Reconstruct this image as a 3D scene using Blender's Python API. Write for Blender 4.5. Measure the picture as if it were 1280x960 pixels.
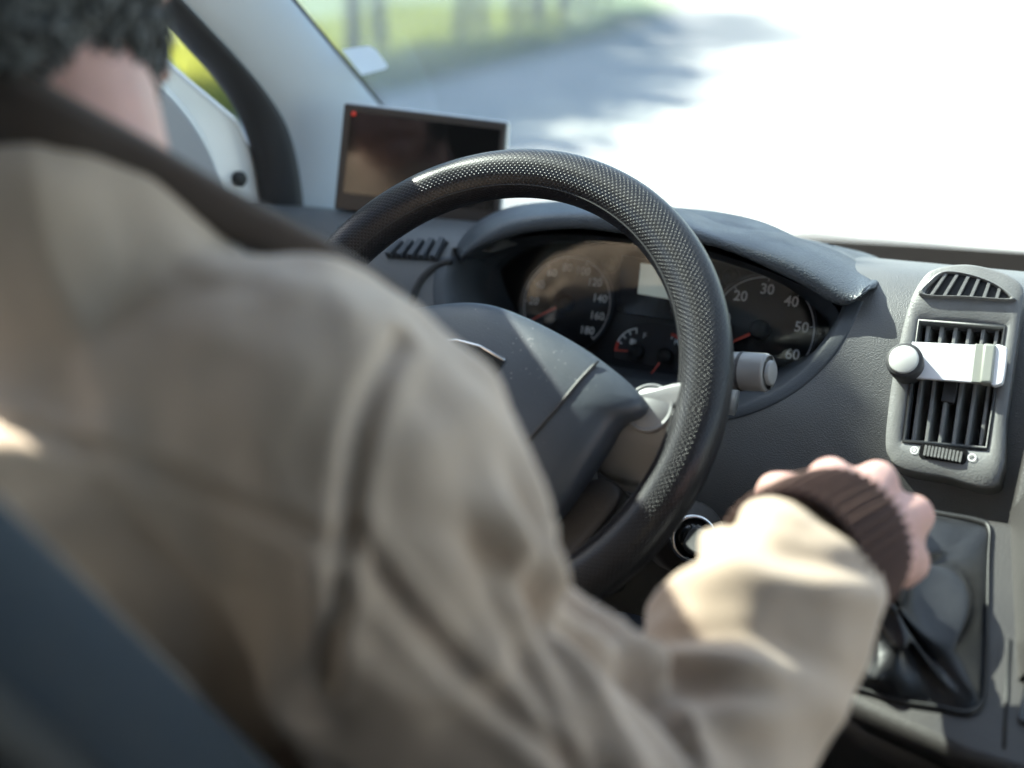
import bpy, math, random
import numpy as np
from mathutils import Vector, Matrix, noise
from mathutils.bvhtree import BVHTree

for o in list(bpy.data.objects): bpy.data.objects.remove(o, do_unlink=True)
scene = bpy.context.scene
COL = scene.collection
RAD = math.radians
random.seed(7); RNG = np.random.default_rng(7)

# ------------------------------------------------------------------ camera, sky, sun, exposure
ZC = 1.75                                   # camera height above the road, metres
YAW, PITCH, LENS = RAD(27.88), RAD(16.24), 50.0
FPX = 1280 * LENS / 36.0
cd = bpy.data.cameras.new('camera'); cam = bpy.data.objects.new('camera', cd); COL.objects.link(cam)
cd.lens = LENS; cd.sensor_width = 36; cd.clip_start = 0.02; cd.clip_end = 2000
D_ = Vector((-math.sin(YAW)*math.cos(PITCH), math.cos(YAW)*math.cos(PITCH), -math.sin(PITCH)))
R_ = Vector((math.cos(YAW), math.sin(YAW), 0)); U_ = R_.cross(D_)
cam.matrix_world = Matrix(((R_.x, U_.x, -D_.x, 0), (R_.y, U_.y, -D_.y, 0), (R_.z, U_.z, -D_.z, ZC), (0, 0, 0, 1)))
cd.dof.use_dof = True; cd.dof.focus_distance = 1.17; cd.dof.aperture_fstop = 2.7
scene.camera = cam
SUN = Vector((-0.70, 0.085, 0.705)).normalized()          # towards the sun
sl = bpy.data.lights.new('sun', 'SUN'); so = bpy.data.objects.new('sun', sl); COL.objects.link(so)
sl.energy = 5.0; sl.angle = RAD(0.5); sl.color = (1, .93, .82)
so.rotation_euler = SUN.to_track_quat('Z', 'Y').to_euler(); so.location = (-20, 7, 20)
w = bpy.data.worlds.new('World'); scene.world = w; w.use_nodes = True
nt = w.node_tree; bg = nt.nodes['Background']; sk = nt.nodes.new('ShaderNodeTexSky')
sk.sky_type = 'NISHITA'; sk.sun_disc = False
sk.sun_elevation = math.asin(SUN.z); sk.sun_rotation = math.atan2(SUN.x, SUN.y)
nt.links.new(sk.outputs[0], bg.inputs[0]); bg.inputs[1].default_value = 0.10
vs = scene.view_settings
vs.view_transform = 'Standard'; vs.look = 'None'; vs.gamma = 1; vs.use_curve_mapping = False; vs.exposure = 2.45

# ------------------------------------------------------------------ pixel helpers (positions relative to the camera point)
def ray(px, py): return D_ + R_*((px-640)/FPX) + U_*((480-py)/FPX)
def at(px, py, t): return ray(px, py)*t
def on_y(px, py, y): d = ray(px, py); return d*(y/d.y)
def on_x(px, py, x): d = ray(px, py); return d*(x/d.x)
def on_z(px, py, z): d = ray(px, py); return d*(z/d.z)
class Frame:
    """a flat working plane: origin o, a to the right, b up, n towards the viewer"""
    def __init__(s, o, n, up=(0, 0, 1)):
        s.o = Vector(o); s.n = Vector(n).normalized(); s.a = Vector(up).cross(s.n).normalized(); s.b = s.n.cross(s.a)
    def px(s, x, y, h=0):
        d = ray(x, y); t = (s.o+s.n*h).dot(s.n)/d.dot(s.n); q = d*t - s.o
        return (q.dot(s.a), q.dot(s.b))
    def p(s, a, b, h=0): return s.o + s.a*a + s.b*b + s.n*h

# ------------------------------------------------------------------ materials
def mat(name, col, rough=.6, metal=0, spec=.5, noise_amt=0, noise_scale=8, bump=0, bump_scale=600, bump_kind='noise', dist=.0006,
        emit=None, trans=0, sheen=0, coat=0, specks=0):
    m = bpy.data.materials.new(name); m.use_nodes = True; n = m.node_tree.nodes; l = m.node_tree.links
    b = n['Principled BSDF']; b.inputs['Base Color'].default_value = (*col, 1); b.inputs['Roughness'].default_value = rough
    b.inputs['Metallic'].default_value = metal; b.inputs['Specular IOR Level'].default_value = spec
    if sheen: b.inputs['Sheen Weight'].default_value = sheen
    if coat: b.inputs['Coat Weight'].default_value = coat
    tc = n.new('ShaderNodeTexCoord')
    src = None
    if noise_amt:
        t = n.new('ShaderNodeTexNoise'); t.inputs['Scale'].default_value = noise_scale; t.inputs['Detail'].default_value = 6
        l.new(tc.outputs['Object'], t.inputs['Vector'])
        mr = n.new('ShaderNodeMapRange'); mr.inputs[1].default_value = .3; mr.inputs[2].default_value = .7
        mr.inputs[3].default_value = 1-noise_amt; mr.inputs[4].default_value = 1+noise_amt
        l.new(t.outputs[0], mr.inputs[0])
        mx = n.new('ShaderNodeVectorMath'); mx.operation = 'SCALE'; mx.inputs[0].default_value = col
        l.new(mr.outputs[0], mx.inputs['Scale']); src = mx.outputs[0]; l.new(src, b.inputs['Base Color'])
        m2 = n.new('ShaderNodeMapRange'); m2.inputs[1].default_value = .3; m2.inputs[2].default_value = .7
        m2.inputs[3].default_value = max(0, rough-.08); m2.inputs[4].default_value = min(1, rough+.08)
        l.new(t.outputs[0], m2.inputs[0]); l.new(m2.outputs[0], b.inputs['Roughness'])
    if specks:
        v = n.new('ShaderNodeTexVoronoi'); v.inputs['Scale'].default_value = 230; l.new(tc.outputs['Object'], v.inputs['Vector'])
        t2 = n.new('ShaderNodeTexNoise'); t2.inputs['Scale'].default_value = 25; l.new(tc.outputs['Object'], t2.inputs['Vector'])
        ad = n.new('ShaderNodeMath'); ad.operation = 'MULTIPLY_ADD'; ad.inputs[1].default_value = .5; l.new(t2.outputs[0], ad.inputs[0])
        l.new(v.outputs['Distance'], ad.inputs[2])
        lt = n.new('ShaderNodeMapRange'); lt.inputs[1].default_value = .34; lt.inputs[2].default_value = .26
        lt.inputs[3].default_value = 0; lt.inputs[4].default_value = specks; l.new(ad.outputs[0], lt.inputs[0])
        mm = n.new('ShaderNodeMix'); mm.data_type = 'RGBA'; l.new(lt.outputs[0], mm.inputs[0])
        if src: l.new(src, mm.inputs[6])
        else: mm.inputs[6].default_value = (*col, 1)
        mm.inputs[7].default_value = (.45, .43, .4, 1); l.new(mm.outputs[2], b.inputs['Base Color'])
    if bump:
        if bump_kind == 'noise':
            t = n.new('ShaderNodeTexNoise'); t.inputs['Scale'].default_value = bump_scale; t.inputs['Detail'].default_value = 2
            h = t.outputs[0]; l.new(tc.outputs['Object'], t.inputs['Vector'])
        elif bump_kind == 'grain':
            t = n.new('ShaderNodeTexVoronoi'); t.feature = 'SMOOTH_F1'; t.inputs['Scale'].default_value = bump_scale
            h = t.outputs['Distance']; l.new(tc.outputs['Object'], t.inputs['Vector'])
        bp = n.new('ShaderNodeBump'); bp.inputs['Strength'].default_value = bump; bp.inputs['Distance'].default_value = dist
        l.new(h, bp.inputs['Height']); l.new(bp.outputs[0], b.inputs['Normal'])
    if emit:
        b.inputs['Emission Color'].default_value = (*emit[:3], 1); b.inputs['Emission Strength'].default_value = emit[3]
    return m
M = {}
M['dash'] = mat('dash_plastic', (.108, .110, .112), .48, noise_amt=.10, noise_scale=14, bump=.9, bump_scale=1000, bump_kind='grain', dist=.0004)
M['dash_smooth'] = mat('dash_plastic_smooth', (.055, .063, .074), .62, noise_amt=.06, noise_scale=20, bump=.5, bump_scale=900, bump_kind='grain', dist=.0004)
M['hood'] = mat('hood_plastic', (.048, .058, .070), .46, noise_amt=.06, noise_scale=20, bump=.8, bump_scale=700, bump_kind='grain', dist=.0007)
M['bag'] = mat('airbag_plastic', (.042, .052, .066), .45, noise_amt=.10, noise_scale=20, bump=.5, bump_scale=1000, bump_kind='grain', dist=.0003, specks=.45)
M['vent'] = mat('vent_plastic', (.19, .19, .187), .42, noise_amt=.10, noise_scale=30, bump=.4, bump_scale=700, bump_kind='grain', dist=.0004)
M['console'] = mat('console_plastic', (.034, .031, .030), .5, noise_amt=.08, noise_scale=15, bump=.5, bump_scale=800, bump_kind='grain', dist=.0005)
M['black'] = mat('black_plastic', (.012, .012, .013), .5)
M['gloss'] = mat('gloss_black', (.012, .012, .013), .12)
M['dial'] = mat('dial_black', (.012, .013, .017), .55)
M['rubber'] = mat('rubber', (.035, .035, .038), .65, noise_amt=.1, noise_scale=30)
M['grey'] = mat('grey_plastic', (.22, .224, .228), .4, noise_amt=.05, noise_scale=30, bump=.25, bump_scale=900)
M['stalk'] = mat('stalk_plastic', (.22, .22, .22), .38, bump=.2, bump_scale=900)
M['trim'] = mat('pillar_trim', (.60, .64, .68), .75, noise_amt=.04, noise_scale=8, bump=.3, bump_scale=500)
M['white'] = mat('white_paint', (.82, .82, .81), .25, coat=.5)
M['doortrim'] = mat('door_trim', (.33, .33, .34), .7, bump=.3, bump_scale=600)
M['print'] = mat('white_print', (.88, .89, .9), .6)
M['printdim'] = mat('grey_print', (.62, .63, .66), .6)
M['red'] = mat('red_print', (.65, .05, .03), .5)
M['needle'] = mat('red_needle', (.75, .09, .05), .4)
M['lcd'] = mat('lcd', (.6, .65, .6), .35, emit=(.62, .72, .66, .05))
M['screen'] = mat('screen_glass', (.012, .011, .011), .08, spec=.6, noise_amt=.3, noise_scale=5)
M['bezel'] = mat('monitor_bezel', (.055, .045, .04), .4)
M['case'] = mat('monitor_case', (.55, .55, .53), .35)
M['led'] = mat('led', (.45, .03, .02), .4, emit=(1, .08, .04, .05))
M['card'] = mat('white_card', (.80, .80, .83), .45)
M['clipgrey'] = mat('clip_grey', (.30, .31, .28), .4)
M['chrome'] = mat('chrome', (.7, .7, .7), .2, metal=1)
M['seat'] = mat('seat_cloth', (.016, .027, .041), .8, noise_amt=.15, noise_scale=30, bump=.5, bump_scale=600, sheen=.15)
M['seatback'] = mat('seat_shell', (.012, .013, .015), .6)
M['skin'] = mat('skin', (.52, .30, .26), .5, noise_amt=.1, noise_scale=40, bump=.35, bump_scale=350, dist=.0006)
M['skin'].node_tree.nodes['Principled BSDF'].inputs['Subsurface Weight'].default_value = .15
M['skin'].node_tree.nodes['Principled BSDF'].inputs['Subsurface Radius'].default_value = (.01, .004, .002)
M['hair'] = mat('hair', (.080, .080, .080), .5, noise_amt=.75, noise_scale=60)
M['jacket'] = mat('jacket_cotton', (.47, .36, .28), .8, noise_amt=.07, noise_scale=18, bump=.3, bump_scale=900, sheen=.2)
M['collar'] = mat('collar_cord', (.05, .033, .026), .9, noise_amt=.1, noise_scale=60, sheen=.15)
M['cuff'] = mat('cuff_knit', (.080, .046, .037), .95, noise_amt=.12, noise_scale=80, bump=.5, bump_scale=700, spec=.2)
M['denim'] = mat('trousers', (.03, .035, .05), .85, bump=.3, bump_scale=700)
M['liner'] = mat('headliner', (.40, .40, .39), .9)
M['floor'] = mat('cab_floor', (.03, .03, .03), .9)
M['road'] = mat('road', (.29, .28, .26), .9, noise_amt=.12, noise_scale=.8, bump=.6, bump_scale=30, dist=.01)
M['grass'] = mat('verge', (.085, .115, .045), .95, noise_amt=.4, noise_scale=.6, bump=1, bump_scale=15, dist=.05)
M['bark'] = mat('bark', (.10, .08, .06), .9, noise_amt=.3, noise_scale=12, bump=1, bump_scale=20, dist=.02)

def leather(name, col, rough, pitch, depth, smooth_band):
    m = mat(name, col, rough, spec=.35); n = m.node_tree.nodes; l = m.node_tree.links; b = n['Principled BSDF']
    uv = n.new('ShaderNodeUVMap'); mp = n.new('ShaderNodeMapping'); mp.inputs['Scale'].default_value = (1/pitch,)*3
    mp.inputs['Rotation'].default_value = (0, 0, RAD(45)); l.new(uv.outputs[0], mp.inputs[0])
    v = n.new('ShaderNodeTexVoronoi'); v.voronoi_dimensions = '2D'; v.inputs['Scale'].default_value = 1; v.inputs['Randomness'].default_value = 0
    l.new(mp.outputs[0], v.inputs['Vector'])
    s = n.new('ShaderNodeMapRange'); s.interpolation_type = 'SMOOTHSTEP'; s.inputs[1].default_value = .22; s.inputs[2].default_value = .40
    l.new(v.outputs['Distance'], s.inputs[0])
    sep = n.new('ShaderNodeSeparateXYZ'); l.new(uv.outputs[0], sep.inputs[0])
    g = n.new('ShaderNodeMapRange'); g.inputs[1].default_value = smooth_band[0]; g.inputs[2].default_value = smooth_band[0]+.002
    l.new(sep.outputs[1], g.inputs[0])
    g2 = n.new('ShaderNodeMapRange'); g2.inputs[1].default_value = smooth_band[1]; g2.inputs[2].default_value = smooth_band[1]-.002
    l.new(sep.outputs[1], g2.inputs[0])
    mul = n.new('ShaderNodeMath'); mul.operation = 'MULTIPLY'; l.new(g.outputs[0], mul.inputs[0]); l.new(g2.outputs[0], mul.inputs[1])
    mx = n.new('ShaderNodeMath'); mx.operation = 'MAXIMUM'; l.new(s.outputs[0], mx.inputs[0]); l.new(mul.outputs[0], mx.inputs[1])
    bp = n.new('ShaderNodeBump'); bp.inputs['Strength'].default_value = .85; bp.inputs['Distance'].default_value = depth
    l.new(mx.outputs[0], bp.inputs['Height']); l.new(bp.outputs[0], b.inputs['Normal'])
    cr = n.new('ShaderNodeMapRange'); cr.inputs[3].default_value = .35; cr.inputs[4].default_value = 1; l.new(mx.outputs[0], cr.inputs[0])
    sc = n.new('ShaderNodeVectorMath'); sc.operation = 'SCALE'; sc.inputs[0].default_value = col; l.new(cr.outputs[0], sc.inputs['Scale'])
    l.new(sc.outputs[0], b.inputs['Base Color'])
    return m
M['rim'] = leather('rim_leather', (.013, .013, .016), .32, .0029, .00038, (.086, .106))
M['boot'] = mat('boot_leather', (.018, .019, .022), .38, noise_amt=.15, noise_scale=40, bump=.4, bump_scale=500, bump_kind='grain', dist=.0004)

def glass(name, tint, dust, dust_col=(.8, .8, .78), rough=.0, ior=1.5, dust_scale=3, refl=1.0):
    m = bpy.data.materials.new(name); m.use_nodes = True; n = m.node_tree.nodes; l = m.node_tree.links
    for x in list(n): n.remove(x)
    out = n.new('ShaderNodeOutputMaterial'); tr = n.new('ShaderNodeBsdfTransparent'); tr.inputs[0].default_value = (*tint, 1)
    gl = n.new('ShaderNodeBsdfGlossy'); gl.inputs['Roughness'].default_value = rough
    fr = n.new('ShaderNodeLayerWeight'); fr.inputs[0].default_value = .5
    pw = n.new('ShaderNodeMath'); pw.operation = 'POWER'; pw.inputs[1].default_value = 5; l.new(fr.outputs['Facing'], pw.inputs[0])
    fm = n.new('ShaderNodeMath'); fm.operation = 'MULTIPLY_ADD'; fm.inputs[1].default_value = .93*refl; fm.inputs[2].default_value = .045*refl; l.new(pw.outputs[0], fm.inputs[0])
    mx = n.new('ShaderNodeMixShader'); l.new(fm.outputs[0], mx.inputs[0]); l.new(tr.outputs[0], mx.inputs[1]); l.new(gl.outputs[0], mx.inputs[2])
    cur = mx.outputs[0]
    if dust:
        df = n.new('ShaderNodeBsdfDiffuse'); df.inputs[0].default_value = (*dust_col, 1)
        tl = n.new('ShaderNodeBsdfTranslucent'); tl.inputs[0].default_value = (*dust_col, 1)
        a = n.new('ShaderNodeMixShader'); a.inputs[0].default_value = .5; l.new(df.outputs[0], a.inputs[1]); l.new(tl.outputs[0], a.inputs[2])
        tc = n.new('ShaderNodeTexCoord')
        t = n.new('ShaderNodeTexNoise'); t.inputs['Scale'].default_value = dust_scale; t.inputs['Detail'].default_value = 8
        mp = n.new('ShaderNodeMapping'); mp.inputs['Scale'].default_value = (1, 3, .7); mp.inputs['Rotation'].default_value = (.4, .7, .3)
        l.new(tc.outputs['Object'], mp.inputs[0]); l.new(mp.outputs[0], t.inputs['Vector'])
        mr = n.new('ShaderNodeMapRange'); mr.inputs[1].default_value = .35; mr.inputs[2].default_value = .75
        mr.inputs[3].default_value = dust*.6; mr.inputs[4].default_value = dust*1.7; l.new(t.outputs[0], mr.inputs[0])
        v = n.new('ShaderNodeTexVoronoi'); v.inputs['Scale'].default_value = 26; l.new(tc.outputs['Object'], v.inputs['Vector'])
        sp = n.new('ShaderNodeMapRange'); sp.inputs[1].default_value = .07; sp.inputs[2].default_value = .03; sp.inputs[3].default_value = 0; sp.inputs[4].default_value = .10
        l.new(v.outputs['Distance'], sp.inputs[0])
        ad = n.new('ShaderNodeMath'); l.new(mr.outputs[0], ad.inputs[0]); l.new(sp.outputs[0], ad.inputs[1])
        m2 = n.new('ShaderNodeMixShader'); l.new(ad.outputs[0], m2.inputs[0]); l.new(cur, m2.inputs[1]); l.new(a.outputs[0], m2.inputs[2]); cur = m2.outputs[0]
    l.new(cur, out.inputs[0]); return m
M['wind'] = glass('windscreen_glass', (.88, .95, .94), .16)
M['doorglass'] = glass('door_glass', (.93, .96, .94), .004)
M['lens'] = glass('lens_clear', (.95, .95, .95), .0, refl=.6)

def leafmat(name, col):
    m = bpy.data.materials.new(name); m.use_nodes = True; n = m.node_tree.nodes; l = m.node_tree.links
    b = n['Principled BSDF']; b.inputs['Roughness'].default_value = .55
    at_ = n.new('ShaderNodeAttribute'); at_.attribute_name = 'tone'
    sc = n.new('ShaderNodeVectorMath'); sc.operation = 'SCALE'; sc.inputs[0].default_value = col; l.new(at_.outputs['Fac'], sc.inputs['Scale'])
    l.new(sc.outputs[0], b.inputs['Base Color'])
    t = n.new('ShaderNodeBsdfTranslucent'); s2 = n.new('ShaderNodeVectorMath'); s2.operation = 'MULTIPLY'; s2.inputs[1].default_value = (1.6, 1.5, .7)
    l.new(sc.outputs[0], s2.inputs[0]); l.new(s2.outputs[0], t.inputs[0])
    mx = n.new('ShaderNodeMixShader'); mx.inputs[0].default_value = .6; l.new(b.outputs[0], mx.inputs[1]); l.new(t.outputs[0], mx.inputs[2])
    l.new(mx.outputs[0], n['Material Output'].inputs[0]); return m
M['sticker'] = bpy.data.materials.new('sticker_paper'); M['sticker'].use_nodes = True
_n = M['sticker'].node_tree.nodes; _t = _n.new('ShaderNodeBsdfTranslucent'); _t.inputs[0].default_value = (.8, .82, .82, 1); _m = _n.new('ShaderNodeMixShader')
_m.inputs[0].default_value = .6; M['sticker'].node_tree.links.new(_n['Principled BSDF'].outputs[0], _m.inputs[1]); M['sticker'].node_tree.links.new(_t.outputs[0], _m.inputs[2])
M['sticker'].node_tree.links.new(_m.outputs[0], _n['Material Output'].inputs[0])
M['leaf'] = leafmat('leaf_green', (.060, .115, .035)); M['leaf2'] = leafmat('leaf_yellow', (.125, .145, .055))

# ------------------------------------------------------------------ mesh helpers
def V3(p): return (p[0], p[1], p[2])
def mk(name, verts, faces, material, parent=None, smooth=True, bevel=0, seg=2, uvs=None, angle=None, sub=0, origin=None):
    """one mesh object; verts relative to the camera point, lifted by ZC; origin at its centre"""
    vv = np.array([V3(v) for v in verts], float); vv[:, 2] += ZC
    c = (vv.min(0)+vv.max(0))/2 if origin is None else np.array(origin, float)
    me = bpy.data.meshes.new(name); me.from_pydata((vv-c).tolist(), [], [list(f) for f in faces]); me.validate(); me.update()
    if uvs is not None:
        ul = me.uv_layers.new(name='UVMap'); k = 0
        for f in faces:
            for j, vi in enumerate(f): ul.data[k].uv = uvs(f, j); k += 1
    me.materials.append(M[material] if isinstance(material, str) else material)
    if smooth: me.polygons.foreach_set('use_smooth', [True]*len(me.polygons))
    o = bpy.data.objects.new(name, me); COL.objects.link(o); o.location = c
    if parent is not None: par(o, parent)
    if bevel:
        b = o.modifiers.new('bevel', 'BEVEL'); b.width = bevel; b.segments = seg; b.limit_method = 'ANGLE'; b.angle_limit = RAD(35); b.harden_normals = False
    if sub: s = o.modifiers.new('sub', 'SUBSURF'); s.levels = sub; s.render_levels = sub
    if smooth and (bevel or angle):
        try: me.set_sharp_from_angle(angle=RAD(angle or 40))
        except Exception: pass
    return o
def wpos(o):
    m = o.location.copy()
    while o.parent: o = o.parent; m = m+o.location
    return m
def par(o, parent):
    o.location = Vector(o.location) - wpos(parent); o.parent = parent
def empty(name, loc, parent=None):
    o = bpy.data.objects.new(name, None); COL.objects.link(o); o.location = (loc[0], loc[1], loc[2]+ZC); o.empty_display_size = .05
    if parent is not None: par(o, parent)
    return o
def tag(o, label=None, cat=None, group=None, kind=None):
    if label: o['label'] = label
    if cat: o['category'] = cat
    if group: o['group'] = group
    if kind: o['kind'] = kind
    return o
class MB:
    def __init__(s): s.v = []; s.f = []
    def add(s, v, f):
        k = len(s.v); s.v += [Vector(V3(x)) for x in v]; s.f += [tuple(i+k for i in q) for q in f]; return s
    def prism(s, pts_front, pts_back):
        n = len(pts_front); f = [tuple(range(n)), tuple(range(2*n-1, n-1, -1))]
        f += [(i, i+n, (i+1) % n+n, (i+1) % n) for i in range(n)]
        return s.add(list(pts_front)+list(pts_back), f)
    def plate(s, fr, poly, h0, h1):
        """flat plate on frame fr: outline poly [(a,b)], from height h0 (back) to h1 (front)"""
        A = sum(poly[i][0]*poly[(i+1) % len(poly)][1]-poly[(i+1) % len(poly)][0]*poly[i][1] for i in range(len(poly)))
        if A < 0: poly = poly[::-1]
        return s.prism([fr.p(a, b, h1) for a, b in poly], [fr.p(a, b, h0) for a, b in poly])
    def box(s, lo, hi):
        x0, y0, z0 = lo; x1, y1, z1 = hi
        return s.add([(x0, y0, z0), (x1, y0, z0), (x1, y1, z0), (x0, y1, z0), (x0, y0, z1), (x1, y0, z1), (x1, y1, z1), (x0, y1, z1)],
                     [(0, 3, 2, 1), (4, 5, 6, 7), (0, 1, 5, 4), (1, 2, 6, 5), (2, 3, 7, 6), (3, 0, 4, 7)])
    def loft(s, rings, closed=True, cap=True):
        n = len(rings[0]); k = len(s.v)
        for r in rings: s.v += [Vector(V3(p)) for p in r]
        for i in range(len(rings)-1):
            for j in range(n if closed else n-1):
                a, b = k+i*n+j, k+i*n+(j+1) % n
                s.f.append((a, b, b+n, a+n))
        if cap and closed:
            s.f.append(tuple(k+j for j in range(n-1, -1, -1))); s.f.append(tuple(k+(len(rings)-1)*n+j for j in range(n)))
        return s
    def tube(s, pts, rad, n=16, cap=True, rounded=False):
        pts = [Vector(V3(p)) for p in pts]; rad = rad if hasattr(rad, '__len__') else [rad]*len(pts)
        if rounded:
            d0 = (pts[0]-pts[1]).normalized(); d1 = (pts[-1]-pts[-2]).normalized(); r0, r1 = rad[0], rad[-1]
            A = [(pts[0]+d0*r0*math.sin(t), max(r0*math.cos(t), r0*.05)) for t in (RAD(88), RAD(60), RAD(30))]
            B = [(pts[-1]+d1*r1*math.sin(t), max(r1*math.cos(t), r1*.05)) for t in (RAD(30), RAD(60), RAD(88))]
            pts = [p for p, _ in A]+pts+[p for p, _ in B]; rad = [r for _, r in A]+list(rad)+[r for _, r in B]
        rings = []; t = (pts[1]-pts[0]).normalized(); x = t.orthogonal().normalized()
        for i, p in enumerate(pts):
            tn = (pts[min(i+1, len(pts)-1)]-pts[max(i-1, 0)]).normalized()
            x = (x-tn*x.dot(tn)).normalized(); y = tn.cross(x)
            rings.append([p+(x*math.cos(2*math.pi*j/n)+y*math.sin(2*math.pi*j/n))*rad[i] for j in range(n)])
        return s.loft(rings, True, cap)
    def lathe(s, o, axis, prof, n=32, cap=True):
        """prof: [(radius, height along axis)]"""
        o = Vector(V3(o)); axis = Vector(V3(axis)).normalized(); x = axis.orthogonal().normalized(); y = axis.cross(x)
        return s.loft([[o+axis*h+(x*math.cos(2*math.pi*j/n)+y*math.sin(2*math.pi*j/n))*max(r, 1e-5) for j in range(n)] for r, h in prof], True, cap)
    def mk(s, name, material, parent=None, **k): return mk(name, s.v, s.f, material, parent, **k)
def spl(pts, n):
    """Catmull-Rom resample of a polyline of Vectors/tuples to n points"""
    P = [np.array(V3(p) if len(p) == 3 else (p[0], p[1], 0), float) for p in pts]; P = [2*P[0]-P[1]]+P+[2*P[-1]-P[-2]]
    m = len(P)-3; out = []
    for i in range(n):
        u = i/(n-1)*m; k = min(int(u), m-1); t = u-k; a, b, c, d = P[k:k+4]
        out.append(Vector(.5*((2*b)+(-a+c)*t+(2*a-5*b+4*c-d)*t*t+(-a+3*b-3*c+d)*t**3)))
    return out
def smooth_poly(pts, n): # closed catmull outline in 2D
    P = [np.array(p[:2], float) for p in pts]; m = len(P); out = []
    for i in range(n):
        u = i/n*m; k = int(u); t = u-k; a, b, c, d = P[(k-1) % m], P[k], P[(k+1) % m], P[(k+2) % m]
        q = .5*((2*b)+(-a+c)*t+(2*a-5*b+4*c-d)*t*t+(-a+3*b-3*c+d)*t**3); out.append((q[0], q[1]))
    return out
def rrect(w, h, r, n=5, cx=0, cy=0):
    out = []
    for sx, sy, a0 in ((1, 1, 0), (-1, 1, 90), (-1, -1, 180), (1, -1, 270)):
        for i in range(n):
            a = RAD(a0+90*i/(n-1)); out.append((cx+sx*(w/2-r)+r*math.cos(a), cy+sy*(h/2-r)+r*math.sin(a)))
    return out
def text_mesh(items, fr, h, bold=0):
    """flat lettering: items = [(text, a, b, size)] on frame fr"""
    mb = MB()
    for t, a, b, size in items:
        cu = bpy.data.curves.new('t', 'FONT'); cu.body = t; cu.size = size; cu.align_x = 'CENTER'; cu.align_y = 'CENTER'; cu.offset = bold; cu.resolution_u = 3
        ob = bpy.data.objects.new('t', cu); COL.objects.link(ob)
        me = bpy.data.meshes.new_from_object(ob.evaluated_get(bpy.context.evaluated_depsgraph_get()))
        mb.add([fr.p(a+v.co.x, b+v.co.y, h) for v in me.vertices], [tuple(p.vertices) for p in me.polygons])
        bpy.data.objects.remove(ob); bpy.data.curves.remove(cu); bpy.data.meshes.remove(me)
    return mb
def evald(o):
    me = bpy.data.meshes.new_from_object(o.evaluated_get(bpy.context.evaluated_depsgraph_get()))
    v = np.empty(len(me.vertices)*3); me.vertices.foreach_get('co', v); nn = np.empty(len(me.vertices)*3); me.vertices.foreach_get('normal', nn)
    f = [tuple(p.vertices) for p in me.polygons]; bpy.data.meshes.remove(me)
    return v.reshape(-1, 3), nn.reshape(-1, 3), f
def blend(mb, voxel, it, fac=.5):
    """melt overlapping closed shapes into one continuous skin"""
    me = bpy.data.meshes.new('b'); me.from_pydata([V3(v) for v in mb.v], [], mb.f); o = bpy.data.objects.new('b', me); COL.objects.link(o)
    r = o.modifiers.new('r', 'REMESH'); r.mode = 'VOXEL'; r.voxel_size = voxel
    s = o.modifiers.new('s', 'SMOOTH'); s.factor = fac; s.iterations = it
    res = evald(o); bpy.data.objects.remove(o); bpy.data.meshes.remove(me); return res
def ss(x, a, b):
    t = np.clip((x-a)/(b-a), 0, 1); return t*t*(3-2*t)

# ================================================================== THE OUTSIDE
GZ = -ZC
def sheet(name, x0, x1, y0, y1, z, m, nx=1, ny=1):
    v = [(x0+(x1-x0)*i/nx, y0+(y1-y0)*j/ny, z) for j in range(ny+1) for i in range(nx+1)]
    f = [(j*(nx+1)+i, j*(nx+1)+i+1, (j+1)*(nx+1)+i+1, (j+1)*(nx+1)+i) for j in range(ny) for i in range(nx)]
    return mk(name, v, f, m, None, smooth=False)
tag(sheet('ground', -900, 900, -900, 900, GZ-.02, 'grass'), kind='structure')
rp = [(-4.3, -60), (-4.3, 1), (-6.5, 5), (-10, 9), (-12, 20), (-19, 45), (-31, 80), (-65, 160)]
L_ = spl([(x, y, 0) for x, y in rp], 60); Rr = spl([(x+19+max(0, y)*.12, y, 0) for x, y in rp], 60)
mk('road', [(p.x, p.y, GZ) for p in L_]+[(p.x, p.y, GZ) for p in Rr], [(i, i+60, i+61, i+1) for i in range(59)], 'road', smooth=False)
tag(bpy.data.objects['road'], kind='structure')

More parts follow.
